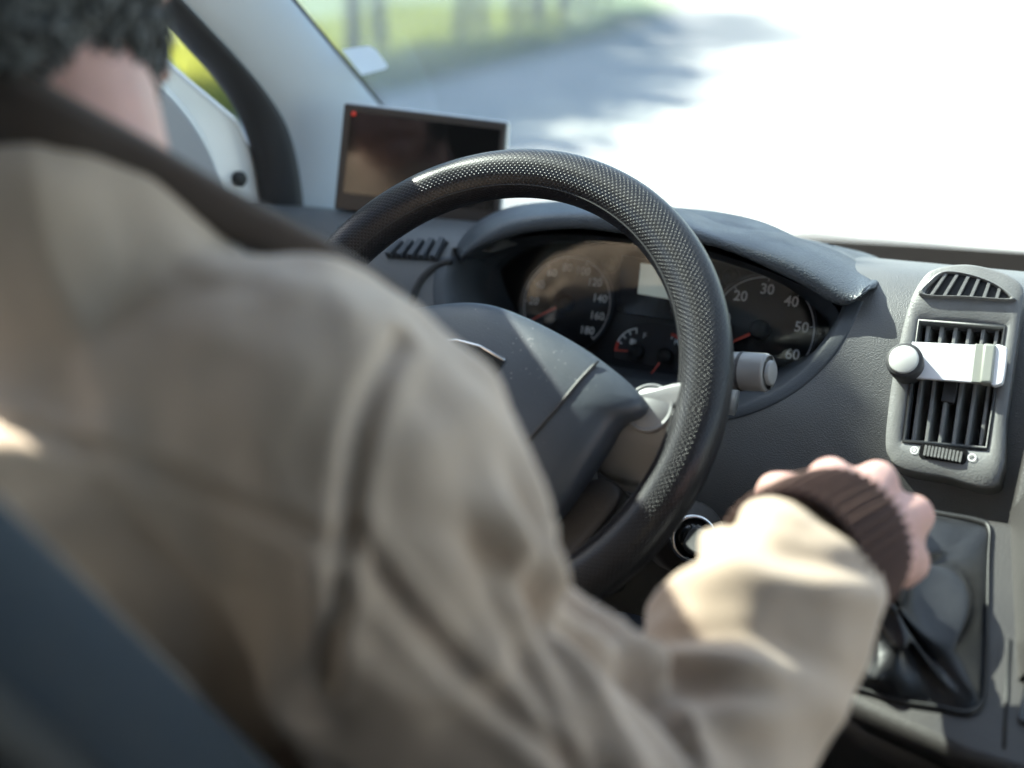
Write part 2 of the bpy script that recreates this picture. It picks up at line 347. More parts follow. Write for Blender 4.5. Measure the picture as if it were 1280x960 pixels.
def leaves(n, lobes, size, jit=.15):
    P = np.zeros((n*4, 3)); tone = np.zeros(n*4)
    w_ = np.array([l[3]*l[4]*l[5] for l in lobes]); pick = RNG.choice(len(lobes), n, p=w_/w_.sum())
    for i in range(n):
        cx, cy, cz, rx, ry, rz = lobes[pick[i]]
        d = RNG.normal(size=3); d /= np.linalg.norm(d); r = RNG.random()**.4*(1+jit*RNG.normal())
        c = np.array((cx, cy, cz))+d*r*np.array((rx, ry, rz))
        a = RNG.normal(size=3); a /= np.linalg.norm(a); b = np.cross(a, RNG.normal(size=3)); b /= np.linalg.norm(b)
        s = size*(.6+.8*RNG.random()); tn = .55+.9*RNG.random()
        P[4*i:4*i+4] = [c-a*s, c-b*s*.5, c+a*s, c+b*s*.5]; tone[4*i:4*i+4] = tn
    return P, tone
def tree_proto(h, spread, n, leafm, seed):
    rnd = random.Random(seed); root = bpy.data.objects.new('tree', None); COL.objects.link(root)
    mb = MB(); top = Vector((rnd.uniform(-.2, .2), rnd.uniform(-.2, .2), h*.8))
    mid = Vector((rnd.uniform(-.15, .15), rnd.uniform(-.15, .15), h*.4))
    mb.tube(spl([(0, 0, -.1), mid, top], 8), [.16, .14, .12, .10, .08, .06, .04, .02], 8); lobes = []
    for k in range(9):
        a = k*2.4+rnd.random(); z0 = h*(.24+.055*k); r = spread*(.9-.05*k)*rnd.uniform(.7, 1.1)
        e = Vector((math.cos(a)*r*.7, math.sin(a)*r*.7, z0+h*.12)); b0 = Vector((mid.x*.5, mid.y*.5, z0))
        mb.tube([b0, (b0+e)/2+Vector((0, 0, .1)), e], [.05, .035, .012], 6)
        lobes.append((e.x, e.y, e.z, spread*.5, spread*.5, h*.13))
    lobes.append((top.x, top.y, top.z, spread*.5, spread*.5, h*.2)); lobes.append((0, 0, h*.45, spread*.8, spread*.8, h*.22))
    t = mk('trunk', [(v.x, v.y, v.z-ZC) for v in mb.v], mb.f, 'bark', root, origin=(0, 0, 0))
    P, tone = leaves(n, lobes, .15)
    me = bpy.data.meshes.new('crown'); me.from_pydata(P.tolist(), [], [(4*i, 4*i+1, 4*i+2, 4*i+3) for i in range(n)])
    at_ = me.attributes.new('tone', 'FLOAT', 'POINT'); at_.data.foreach_set('value', tone); me.materials.append(M[leafm])
    c = bpy.data.objects.new('crown', me); COL.objects.link(c); c.parent = root
    return root
def copy_tree(r):
    q = r.copy(); COL.objects.link(q)
    for ch in r.children:
        k = ch.copy(); COL.objects.link(k); k.parent = q
    return q
protos = [tree_proto(8.6, 2.8, 12000, 'leaf', 1), tree_proto(7.6, 2.9, 12000, 'leaf2', 2), tree_proto(9.6, 2.8, 12000, 'leaf', 3)]
used = [0, 0, 0]
TL = ['dark green leafy tree of the roadside row with rounded crown', 'yellow-green tree of the roadside row with a broad low crown', 'tall dark green tree of the roadside row with narrow crown']
row = []
for k in range(19):
    y = 4+k*3.3; row.append((-13.2-.16*max(0, y-8)-.0022*max(0, y-8)**2+random.uniform(-.5, .5), y+random.uniform(-.5, .5), [0, 1, 0, 2, 1, 2, 0][k % 7] if y > 12 else [0, 1][k % 2]))
for x, y, k in row:
    o = protos[k] if not used[k] else copy_tree(protos[k]); used[k] = 1
    s = random.uniform(.9, 1.1); o.location = (x, y, 0); o.rotation_euler.z = random.uniform(0, 6.3); o.scale = (s, s, s)
    tag(o, TL[k], 'tree', 'trees along the left side of the road')
# an unseen slim tree beside the van, added so its branch shades the lower dashboard
aim = Vector((-.27, 1.10, -.385+ZC)); tipc = aim+SUN*3.4; TX, TY = tipc.x-2.3, tipc.y+.3
shade_tree = bpy.data.objects.new('tree', None); COL.objects.link(shade_tree); shade_tree.location = (TX, TY, 0)
lx, ly, lz = tipc.x-TX, tipc.y-TY, tipc.z
lob = [(lx, ly+.12, lz-.298, .26, .29, .285)]
low = [(.1, .1, 3.3, .6, .6, .45), (-.4, .3, 2.7, .8, .8, .6), (.5, .5, 2.5, .7, .7, .5), (-.1, -.4, 2.2, .8, .7, .5), (1.1, .2, 2.7, .4, .4, .25)]
mb = MB(); mb.tube(spl([(0, 0, -.1), (.05, .05, 1.3), (-.05, 0, 2.3), (.05, .1, 3.4)], 10), [.11, .10, .09, .085, .08, .07, .055, .04, .03, .015], 8)
mb.tube(spl([(0, 0, 2.2), (.9, .1, 2.75), (1.7, .1, 3.0), (lx, ly+.1, lz-.4)], 10), [.05, .045, .04, .036, .03, .026, .02, .016, .012, .008], 6)
for a_, b_, c_, *_ in low[1:]: mb.tube([(0, 0, c_-.7), (a_*.5, b_*.5, c_-.3), (a_, b_, c_)], [.04, .03, .01], 6)
t_ = mk('trunk', [(v.x, v.y, v.z-ZC) for v in mb.v], mb.f, 'bark', None, origin=(0, 0, 0)); t_.parent = shade_tree
P1, to1 = leaves(3800, lob, .026, 0); P2, to2 = leaves(5200, low, .08); P = np.r_[P1, P2]; n = len(P)//4
me = bpy.data.meshes.new('crown'); me.from_pydata(P.tolist(), [], [(4*i, 4*i+1, 4*i+2, 4*i+3) for i in range(n)])
at_ = me.attributes.new('tone', 'FLOAT', 'POINT'); at_.data.foreach_set('value', np.r_[to1, to2]); me.materials.append(M['leaf'])
c_ = bpy.data.objects.new('crown', me); COL.objects.link(c_); c_.parent = shade_tree
tag(shade_tree, 'slim young tree out of view beside the van, added to shade the dashboard', 'tree')
# rough grass on the verge
n = 26000; ys = RNG.uniform(4, 60, n); xs = -9.8-.0045*ys**2-.06*ys-RNG.random(n)**1.3*9
P = np.zeros((n*3, 3)); a = RNG.uniform(0, 6.28, n); hh = RNG.uniform(.12, .42, n); wd = .03
P[0::3] = np.c_[xs-np.cos(a)*wd, ys-np.sin(a)*wd, np.zeros(n)]; P[1::3] = np.c_[xs+np.cos(a)*wd, ys+np.sin(a)*wd, np.zeros(n)]
P[2::3] = np.c_[xs+RNG.normal(0, .08, n), ys+RNG.normal(0, .08, n), hh]
me = bpy.data.meshes.new('grass'); me.from_pydata(P.tolist(), [], [(3*i, 3*i+1, 3*i+2) for i in range(n)])
at_ = me.attributes.new('tone', 'FLOAT', 'POINT'); at_.data.foreach_set('value', np.repeat(RNG.uniform(.8, 1.7, n), 3)); me.materials.append(M['leaf2'])
g = bpy.data.objects.new('grass', me); COL.objects.link(g); g.location.z = -.02; tag(g, 'rough yellow-green grass growing on the verge', 'grass', kind='stuff')

# ================================================================== THE VAN
CX = -.10                                            # centre line of the van
van = empty('van', (CX, .3, GZ)); tag(van, 'white delivery van cab with dark grey dashboard, seen from inside', 'van')
def wy(x, z): return 1.43-(z+.145)/.75+.11*(1-((x-CX)/.83)**2)          # windscreen surface
def on_wind(px, py, off=0):
    d = ray(px, py); lo, hi = .5, 4
    for _ in range(50):
        t = (lo+hi)/2; q = d*t
        if q.y < wy(q.x, q.z)-off: lo = t
        else: hi = t
    return d*lo
# windscreen pane
NX, NZ = 28, 14; v = []
for s in (0, 1):
    for j in range(NZ+1):
        z = -.42+.82*j/NZ
        for i in range(NX+1):
            x = CX-.835+1.67*i/NX; v.append((x, wy(x, z)+.005*s, z))
K = (NX+1)*(NZ+1); f = []
for j in range(NZ):
    for i in range(NX):
        q = j*(NX+1)+i; f += [(q, q+1, q+NX+2, q+NX+1), (q+K, q+NX+1+K, q+NX+2+K, q+1+K)]
wind = mk('windscreen', v, f, 'wind', van); wind['label'] = 'large dusty windscreen'
mk('sticker', [on_wind(x, y, .002) for x, y in ((427, 62), (461, 57), (470, 62), (485, 82), (482, 86), (452, 94))], [(0, 1, 2, 3, 4, 5)], M['sticker'], wind, smooth=False)
# black rubber edge along the left pillar
mb = MB(); mb.tube([(CX-.838, wy(CX-.835, z)-.004, z) for z in np.linspace(-.43, .41, 20)], .0045, 8); mb.mk('edge_seal', 'black', wind)
mb = MB(); mb.tube([(CX+.838, wy(CX+.835, z)-.004, z) for z in np.linspace(-.43, .41, 20)], .0045, 8); mb.mk('edge_seal', 'black', wind)
v = []; xs_ = np.linspace(CX-.83, CX+.83, 31)
for z in (-.42, -.326): v += [(x, wy(x, z)-.003, z-.012*((x-CX)/.83)**2*(z > -.4)) for x in xs_]
mk('frit_band', v, [(i, i+1, i+32, i+31) for i in range(30)], mat('frit_black', (.015, .016, .015), .7), wind)
# scuttle below the windscreen, wiper
mb = MB(); A = []; B = []; C_ = []
for i in range(31):
    x = CX-.86+1.72*i/30; y = wy(x, -.345)
    A.append((x, y+.03, -.345)); B.append((x, y+.16, -.40)); C_.append((x, y+.55, -.58))
mb.add(A+B, [(i, i+1, i+32, i+31) for i in range(30)]); mb.mk('scuttle', mat('scuttle_plastic', (.012, .012, .012), .9, spec=.2), van)
mb = MB(); mb.add([(p[0], p[1], p[2]+.012) for p in B]+C_, [(i, i+1, i+32, i+31) for i in range(30)])
fr2 = [(p[0], p[1]+.1, -1.3) for p in C_]; mb.add(C_+fr2, [(i, i+1, i+32, i+31) for i in range(30)]); mb.mk('bonnet', 'white', van)
wp = empty('wiper', on_wind(1140, 312, -.03), van)
pp = [on_wind(x, y, -.022) for x, y in ((985, 293), (1060, 301), (1140, 310), (1215, 320), (1330, 336))]
MB().tube(spl(pp, 20), [.003, .005]+[.0075]*18, 8).mk('blade', 'black', wp)
MB().tube(spl([on_wind(x, y, -.04) for x, y in ((1062, 300), (1150, 309), (1230, 317), (1340, 325))], 16), [.004, .006]+[.0085]*14, 8).mk('arm', 'rubber', wp)
q = on_wind(1090, 305, -.045); MB().lathe(q, (0, -.6, .8), [(0, .004), (.005, .004), (.007, 0), (.007, -.01)], 14).mk('joint', 'chrome', wp)

# left pillar trim: between the door seal and the windscreen edge
sealR = [(171, -60), (225, 0), (261, 38), (302, 82), (333, 120), (357, 161), (371, 213), (380, 285), (386, 330)]
sealL = [(110, -60), (180, 0), (220, 38), (247, 68), (272, 96), (296, 131), (311, 161), (323, 206), (330, 254), (336, 300)]
SX = -.955
cr = spl([on_x(x, y, SX) for x, y in sealR], 40); cl_ = spl([on_x(x, y, SX-.02) for x, y in sealL], 40)
up = (cr[0]-cr[1]).normalized()
cr = [cr[0]+up*.55, cr[0]+up*.28]+cr; upl = (cl_[0]-cl_[1]).normalized(); cl_ = [cl_[0]+upl*.55, cl_[0]+upl*.28]+cl_
rows = []
for p in cr:
    zz = min(p.z, .40); x2 = CX-.832
    # matching height on the windscreen edge, running with the pillar
    tz = zz+.05; e = Vector((x2, wy(x2, tz)-.012, tz)); p0 = Vector(p)
    rows.append([p0+(e-p0)*t+Vector((.016*math.sin(math.pi*t)**.7, 0, 0)) for t in np.linspace(0, 1, 12)])
mb = MB(); mb.loft(rows, False, False); mb.loft([[Vector((q.x-.035, q.y, q.z)) for q in r[4:]] for r in rows], False, False)
mb.mk('pillar_trim', 'trim', van)['label'] = 'pale grey-blue trim of the left windscreen pillar'
# door seal
mb = MB(); rings = []
for a, b in zip(cr, cl_):
    m_ = (a+b)/2; hw = (a-b)/2; nrm = Vector((1, 0, 0))
    rings.append([m_+hw*math.cos(t)*1.0+nrm*(.013*math.sin(t) if math.sin(t) > 0 else .02*math.sin(t)) for t in np.linspace(0, 2*math.pi, 15)[:-1]])
mb.loft(rings); mb.mk('door_seal', 'rubber', van)

# driver's door
DX = -.985
door = empty('door', (DX, .6, -.9), van)
belt = [on_x(x, y, DX) for x, y in ((150, 5), (200, 60), (250, 103), (300, 145), (322, 190))]
out = [(.0, belt[0].z+.03)]+[(p.y, p.z) for p in belt]+[(1.36, -.30), (1.36, -1.05), (0, -1.05)]
mb = MB(); mb.prism([(DX, y, z) for y, z in out], [(DX-.08, y, z) for y, z in out]); mb.mk('panel', 'white', door, bevel=.012, seg=3)['label'] = 'white painted metal of the driver door'
# soft raised swage on the painted door and the grey trim card below it
sw = spl([on_x(x, y, DX+.002) for x, y in ((170, 78), (192, 108), (222, 142), (246, 178), (262, 222), (270, 262))], 24)
MB().tube(sw, [.010]*24, 10).mk('swage', 'white', door)
tr_ = [on_x(x, y, DX) for x, y in ((150, 92), (188, 112), (214, 140), (236, 172), (252, 206), (262, 245), (268, 300))]
po = [(p.y, p.z) for p in spl(tr_, 20)]; po = [(.02, po[0][1]+.02)]+po+[(po[-1][0], -1.0), (.02, -1.0)]
MB().prism([(DX+.022, y, z) for y, z in po], [(DX-.01, y, z) for y, z in po]).mk('trim_card', 'doortrim', door, bevel=.008, seg=3)
q = on_x(301, 224, DX+.006); MB().lathe(q, (1, 0, 0), [(.0085, -.01), (.0085, .001), (.006, .004), (0, .002)], 20).mk('plug', 'black', door)
# door glass and upper frame
gl_ = [(.02, belt[0].z)]+[(p.y, p.z-.02) for p in belt]+[(p.y, p.z) for p in cl_[::-1] if p.z > -.17 and p.z < .46]+[(.55, .515), (.02, .515)]
MB().prism([(DX-.03, y, z) for y, z in gl_], [(DX-.034, y, z) for y, z in gl_]).mk('window_glass', 'doorglass', door, smooth=False)
MB().box((DX-.06, -.02, .505), (DX-.005, .56, .53)).box((DX-.06, -.03, -.2), (DX-.005, .04, .53)).mk('window_frame', 'rubber', door, bevel=.006)
# outside mirror of the driver door
# roof, headliner, side walls, floor, rear wall, passenger side
XR = CX+(CX-DX)
roof = MB(); prof = [(.64, .392), (.72, .392), (.72, .46), (.60, .55), (.40, .60), (-2.3, .62), (-2.3, .58), (.38, .56), (.52, .515), (.62, .44)]
roof.prism([(DX-.06, y, z) for y, z in prof], [(XR+.06, y, z) for y, z in prof]); roof.mk('roof', 'liner', van, bevel=.01)
sd = MB()
sd.prism([(DX-.005, y, z) for y, z in ((.0, -1.1), (.0, .57), (-2.3, .59), (-2.3, -1.1))], [(DX-.08, y, z) for y, z in ((.0, -1.1), (.0, .57), (-2.3, .59), (-2.3, -1.1))])
sd.prism([(DX-.005, y, z) for y, z in ((.0, .525), (.0, .57), (.5, .55), (.56, .525))], [(DX-.08, y, z) for y, z in ((.0, .525), (.0, .57), (.5, .55), (.56, .525))])
sd.mk('side_wall', 'white', van, smooth=False)
sd = MB()
for po in ([(.0, -1.1), (.0, .57), (-2.3, .59), (-2.3, -1.1)], [(0, .42), (0, .57), (.5, .53), (.66, .43)], [(0, -.06), (1.1, -.12), (1.36, -.3), (1.36, -1.05), (0, -1.05)]):
    sd.prism([(XR+.005, y, z) for y, z in po], [(XR+.08, y, z) for y, z in po])
sd.mk('side_wall', 'white', van, smooth=False)
MB().tube([(XR-.03, .66, .42), (XR-.03, 1.1, .09), (XR-.02, 1.40, -.13), (XR-.02, 1.66, -.33)], .05, 10).mk('pillar_trim', 'trim', van)
gp = [(.02, -.06), (1.1, -.12), (.70, .42), (.02, .42)]
MB().prism([(XR+.03, y, z) for y, z in gp], [(XR+.034, y, z) for y, z in gp]).mk('window_glass', 'doorglass', van, smooth=False)
MB().box((DX-.05, -2.3, -1.15), (XR+.05, 1.75, -1.08)).mk('cab_floor', 'floor', van, smooth=False)
MB().box((DX-.05, -2.36, -1.1), (XR+.05, -2.3, .60)).mk('rear_wall', 'liner', van, smooth=False)
MB().box((DX, 1.62, -1.1), (XR, 1.7, -.42)).mk('firewall', 'floor', van, smooth=False)

# ---------------------------------------------------------------- dashboard body: a profile swept across the cab, with the bay for the dials pressed into it
prof = spl([(0, 1.74, -.375), (0, 1.50, -.305), (0, 1.34, -.264), (0, 1.255, -.249), (0, 1.195, -.249), (0, 1.152, -.274), (0, 1.118, -.325), (0, 1.090, -.38), (0, 1.075, -.44), (0, 1.08, -.51), (0, 1.12, -.60), (0, 1.22, -.68)], 150)
xs = np.concatenate([np.linspace(-.975, -.76, 30)[:-1], np.linspace(-.76, -.24, 210)[:-1], np.linspace(-.24, -.08, 70)[:-1], np.linspace(-.08, XR-.01, 40)])
PY = np.array([p.y for p in prof]); PZ = np.array([p.z for p in prof])
X, YY = np.meshgrid(xs, PY); _, ZZ = np.meshgrid(xs, PZ)
fr_win = YY > 1.30
YY = np.where(fr_win, np.minimum(YY + 0, 9), YY)
bx, bw, bh = -.488, .196, .122
rr = np.sqrt(np.abs((X-bx)/bw)**2.6+np.where(ZZ < -.25, np.abs((ZZ+.25)/bh), 0)**2.2)
bay = 1-ss(rr, .965, 1.0)
bay = np.where(YY < 1.32, bay, bay*0)
bay = bay*np.where((ZZ > -.262) & (YY > 1.17), 1-ss(np.abs(X-bx), .140, .155), 1)
YY = YY+bay*np.clip(1.30-YY, 0, 1)
# gentle raised lip round the bay and a soft hollow beside it
face_y = lambda z: float(np.interp(-z, -PZ[PY < 1.19][:90], PY[PY < 1.19][:90]))
VN = (0, -.845, .535)
VF = Frame((-.2, 1.165, -.32), VN)
VF = Frame(on_y(1185, 470, 1.118), VN)
hole = [VF.px(x, y, .006) for x, y in ((1150, 403), (1254, 410), (1232, 558), (1131, 549))]
hx0, hx1 = min(p[0] for p in hole)-.002, max(p[0] for p in hole)+.002; hb0, hb1 = min(p[1] for p in hole)-.002, max(p[1] for p in hole)+.002
HA = X-VF.o.x; HB = (YY-VF.o.y)*VF.b.y+(ZZ-VF.o.z)*VF.b.z
inn = (1-ss(np.abs(HA-(hx0+hx1)/2), (hx1-hx0)/2-.002, (hx1-hx0)/2+.003))*(1-ss(np.abs(HB-(hb0+hb1)/2), (hb1-hb0)/2-.002, (hb1-hb0)/2+.003))
YY = YY+inn*.05
# left wing of the dash bends back and down a little towards the door
v = np.stack([X, YY, ZZ], -1).reshape(-1, 3); nx = len(xs); ny = len(PY)
f = [(j*nx+i, (j+1)*nx+i, (j+1)*nx+i+1, j*nx+i+1) for j in range(ny-1) for i in range(nx-1)]
dash = mk('dashboard', v, f, 'dash', van); dash['label'] = 'dark grey grained plastic dashboard'

rings = []
for ph_ in np.linspace(.10, math.pi-.10, 90):
    c_, s_ = math.cos(ph_), math.sin(ph_); rw = []
    for lv, dy in ((1.065, .004), (1.05, -.0004), (1.03, -.0012), (1.005, -.0010), (.985, .001), (.965, .012), (.955, .04), (.945, .14)):
        x = bx+bw*lv*math.copysign(abs(c_)**(2/2.6), c_); z = -.25-bh*lv*math.copysign(abs(s_)**(2/2.2), s_)
        rw.append(Vector((x, (face_y(min(z, -.252)) if dy < .1 else 1.13)+dy, z)))
    rings.append(spl(rw, 22))
MB().loft(rings, False, False).mk('bay_rim', 'dash_smooth', dash)
# ---------------------------------------------------------------- instrument hood
topE = [(568, 326), (580, 300), (606, 277), (645, 262), (700, 257), (780, 258), (850, 264), (900, 280), (974, 292), (1020, 303), (1055, 314), (1080, 330), (1096, 352)]
frontT = [(569, 330), (584, 308), (612, 287), (650, 273), (705, 267), (780, 270), (850, 281), (905, 298), (970, 318), (1010, 336), (1045, 357), (1072, 366), (1094, 356)]
lipB = [(571, 333), (590, 316), (625, 300), (665, 290), (722, 286), (780, 292), (850, 300), (911, 314), (967, 339), (1005, 358), (1036, 377), (1060, 381), (1090, 360)]
NN = 60; T_ = np.linspace(0, 1, NN)
c0 = spl([on_y(x, y, 1.268) for x, y in topE], NN); c1 = spl([on_y(x, y, 1.149) for x, y in frontT], NN); c2 = spl([on_y(x, y, 1.145) for x, y in lipB], NN)
rings = []
for i in range(NN):
    a, b, c = c0[i], c1[i], c2[i]
    e_ = min(1, min(i, NN-1-i)/7); e_ = e_*e_*(3-2*e_); back = (a+Vector((0, .03, -.035)))*(1-e_)+Vector((a.x, 1.46, -.325))*e_; ctrl = a+Vector((0, .03, .0))
    m1 = (a*2+b)/3+Vector((0, -.004, .007)); m2 = (a+b*2)/3+Vector((0, -.010, .006)); m3 = (b+c)/2+Vector((0, -.004, 0))
    und = c+Vector((0, .012, .003)); und2 = Vector((c.x+(bx-c.x)*.06, 1.20+.05*e_, c.z+.010*e_-.004))
    e2 = min(1, (min(i, NN-1-i)+.02)/3.4); e2 = math.sqrt(max(0, 1-(1-e2)**2)); cen_ = (a+b+c)/3+Vector((0, .022, -.002))
    rings.append([cen_+(q_-cen_)*e2 for q_ in [back, (back+a)/2+Vector((0, .01, .016*e_)), a, m1, m2, b, m3, c, und, und2]])
R2 = []
for r in rings: R2.append(spl(r, 30))
hood = MB().loft(R2, False, False).mk('instrument_hood', 'hood', van); hood['label'] = 'curved dark visor over the dials'
m_ = hood.modifiers.new('sol', 'SOLIDIFY'); m_.thickness = .003; m_.offset = -1
# bezel inside the hood round the dials
GN = Vector((0, -.94, .342)); GF = Frame(on_y(952, 413, 1.225), GN)
bz_o = [(576, 340), (600, 316), (640, 300), (700, 293), (780, 298), (860, 308), (930, 328), (1000, 356), (1046, 386), (1040, 420), (1010, 470), (960, 505), (900, 520), (820, 520), (740, 500), (660, 460), (605, 400)]
bz_i = [(612, 362), (622, 338), (652, 314), (700, 303), (778, 305), (860, 318), (918, 332), (985, 360), (1033, 402), (1029, 425), (1005, 462), (960, 494), (905, 508), (830, 508), (750, 486), (680, 450), (630, 410)]
o_ = smooth_poly([GF.px(x, y, .045) for x, y in bz_o], 90); i_ = smooth_poly([GF.px(x, y, .004) for x, y in bz_i], 90)
MB().loft([[GF.p(a, b, .045) for a, b in o_], [GF.p(a*.3+c*.7, b*.3+d*.7, .02) for (a, b), (c, d) in zip(o_, i_)], [GF.p(a, b, .001) for a, b in i_], [GF.p(a, b, -.004) for a, b in i_]], True, False).mk('dial_surround', 'dash_smooth', van)
MB().plate(GF, [(a*1.03, b*1.03) for a, b in i_], -.008, -.001).mk('dial_panel', mat('dial_panel', (.03, .032, .036), .55, bump=.3, bump_scale=900), van)

def arc_ring(fr, ca, cb, r0, r1, d0, d1, h, n=60):
    A = [math.radians(d0+(d1-d0)*i/n) for i in range(n+1)]
    v = [fr.p(ca+r0*math.cos(t), cb+r0*math.sin(t), h) for t in A]+[fr.p(ca+r1*math.cos(t), cb+r1*math.sin(t), h) for t in A]
    return v, [(i, i+n+1, i+n+2, i+1) for i in range(n)]
def gauge(name, px, py, r, labels, ang, needle, lsize, major, minor, lens=True):
    ca, cb = GF.px(px, py)
    g = empty(name, GF.p(ca, cb, 0), van)
    MB().lathe(GF.p(ca, cb, -.002), GN, [(r*1.03, 0), (r*1.03, .003), (0, .0032)], 48).mk('dial_face', 'dial', g)
    mb = MB(); mb.lathe(GF.p(ca, cb, 0), GN, [(r*1.035, 0), (r*1.06, .003), (r*1.035, .005), (r*1.01, .002)], 64, False); mb.mk('bezel_ring', 'dash_smooth', g)
    mb = MB(); v, f = arc_ring(GF, ca, cb, r*.955, r*.985, ang(labels[-1][1])-1, 211, .0018); mb.add(v, f)
    lo, hi = 0, labels[-1][1]; k = 0; x = lo
    while x <= hi+1e-6:
        t = RAD(ang(x)); L = .11 if abs(x/major-round(x/major)) < 1e-6 else .055; hw = .011 if L > .1 else .006
        e, p_ = (math.cos(t), math.sin(t)), (-math.sin(t), math.cos(t))
        mb.add([GF.p(ca+r*(e[0]*q+p_[0]*s*hw), cb+r*(e[1]*q+p_[1]*s*hw), .0021) for q, s in ((.955-L+.05, -1), (.985, -1), (.985, 1), (.955-L+.05, 1))], [(0, 1, 2, 3)])
        x += minor
    mb.mk('scale', 'printdim', g, smooth=False)
    text_mesh([(s, ca+r*.745*math.cos(RAD(ang(q))), cb+r*.745*math.sin(RAD(ang(q))), lsize) for s, q in labels], GF, .0022, lsize*.018).mk('numerals', 'print', g, smooth=False)
    t = RAD(needle); e, p_ = (math.cos(t), math.sin(t)), (-math.sin(t), math.cos(t))
    pts = [(r*.80, -r*.012), (r*.80, r*.012), (-.0, r*.035), (-.0, -r*.035)]
    MB().prism([GF.p(ca+q*e[0]+s*p_[0], cb+q*e[1]+s*p_[1], .0068) for q, s in pts], [GF.p(ca+q*e[0]+s*p_[0], cb+q*e[1]+s*p_[1], .0052) for q, s in pts]).mk('needle', 'needle', g, smooth=False)
    MB().lathe(GF.p(ca, cb, .002), GN, [(r*.185, 0), (r*.185, .006), (r*.165, .0095), (r*.11, .0115), (0, .012)], 28).mk('needle_hub', 'black', g)
    return g
gauge('tachometer', 952, 413, .0505, [(str(k*10), k) for k in range(1, 7)], lambda q: 210-40*q, 211, .0135, 1, .25)['label'] = 'round rev counter with white numerals to 60'
gauge('speedometer', 709, 380, .0475, [(str(k), k) for k in range(20, 181, 20)], lambda q: 210-1.4*q, 212, .0105, 20, 5)['label'] = 'round speedometer with white numerals'
# display window between the dials
td = empty('trip_display', GF.p(*GF.px(810, 355), 0), van)
q = [GF.px(x, y, .002) for x, y in ((777, 318), (858, 330), (850, 402), (770, 390))]; MB().plate(GF, q, -.004, .0018).mk('frame', 'gloss', td, bevel=.001)
q = [GF.px(x, y, .003) for x, y in ((801, 329), (843, 334), (838, 374), (797, 367))]; MB().plate(GF, q, 0, .003).mk('screen', 'lcd', td, smooth=False)
# small fuel and temperature gauges
for nm, hx, hy, side in (('fuel_gauge', 797, 440, 1), ('temperature_gauge', 833, 446, -1)):
    ca, cb = GF.px(hx, hy); g = empty(nm, GF.p(ca, cb, 0), van); r = .023
    if side == 1:
        po = [GF.px(x, y, .002) for x, y in ((766, 448), (769, 432), (778, 415), (792, 405), (812, 403), (850, 407), (862, 440), (858, 468))]
        MB().plate(GF, po, -.004, .0016).mk('dial_face', 'dial', g, bevel=.001)
    v, f = arc_ring(GF, ca, cb, r*.93, r, 100 if side == 1 else 0, 160 if side == 1 else 80, .0022, 20); mb = MB().add(v, f)
    for t in (100, 120, 140, 160) if side == 1 else (20, 40, 60, 80):
        t = RAD(t); e, p_ = (math.cos(t), math.sin(t)), (-math.sin(t), math.cos(t))
        mb.add([GF.p(ca+r*(e[0]*a+p_[0]*s*.03), cb+r*(e[1]*a+p_[1]*s*.03), .0024) for a, s in ((.75, -1), (1, -1), (1, 1), (.75, 1))], [(0, 1, 2, 3)])
    mb.mk('scale', 'print', g, smooth=False)
    v, f = arc_ring(GF, ca, cb, r*.86, r, 160 if side == 1 else 60, 184 if side == 1 else 84, .0026, 8); MB().add(v, f).mk('red_zone', 'red', g, smooth=False)
    fx, fy = (GF.px(806, 420, .002) if side == 1 else GF.px(846, 428, .002))
    text_mesh([('F' if side == 1 else 'H', fx, fy, .0075)], GF, .0026, .0001).mk('mark', 'print', g, smooth=False)
    if side == 1:
        fx, fy = GF.px(790, 427, .002); mb = MB(); mb.plate(GF, rrect(.004, .0055, .0006, 3, fx, fy), .0016, .0025); mb.plate(GF, rrect(.0012, .004, .0004, 3, fx+.0032, fy+.0003), .0016, .0025); mb.mk('pump_symbol', 'print', g, smooth=False)
    t = RAD(184 if side == 1 else 240); e, p_ = (math.cos(t), math.sin(t)), (-math.sin(t), math.cos(t))
    MB().add([GF.p(ca+q*e[0]+s*p_[0], cb+q*e[1]+s*p_[1], .005) for q, s in ((r*.95, -.0006), (r*.95, .0006), (0, .001), (0, -.001))], [(0, 1, 2, 3)]).mk('needle', 'needle', g, smooth=False)
    MB().lathe(GF.p(ca, cb, .001), GN, [(.0075, 0), (.0075, .005), (.006, .0075), (0, .0085)], 22).mk('needle_hub', 'black', g)
for x, y in ((914, 346), (764, 331)):
    a, b = GF.px(x, y); MB().lathe(GF.p(a, b, -.001), GN, [(.0085, 0), (.0085, .003), (.0062, .003), (.0062, .010), (.0045, .0115), (0, .0115)], 24).mk('reset_button', 'black', van)
LF = Frame(GF.o+GN*.026, Vector((.087, -.98, .17)).normalized())
po = smooth_poly([LF.px(x, y) for x, y in bz_i], 70); MB().plate(LF, [(a*1.02, b*1.02) for a, b in po], 0, .0006).mk('dial_lens', 'lens', van, smooth=False)['label'] = 'clear reflecting lens over the dials'

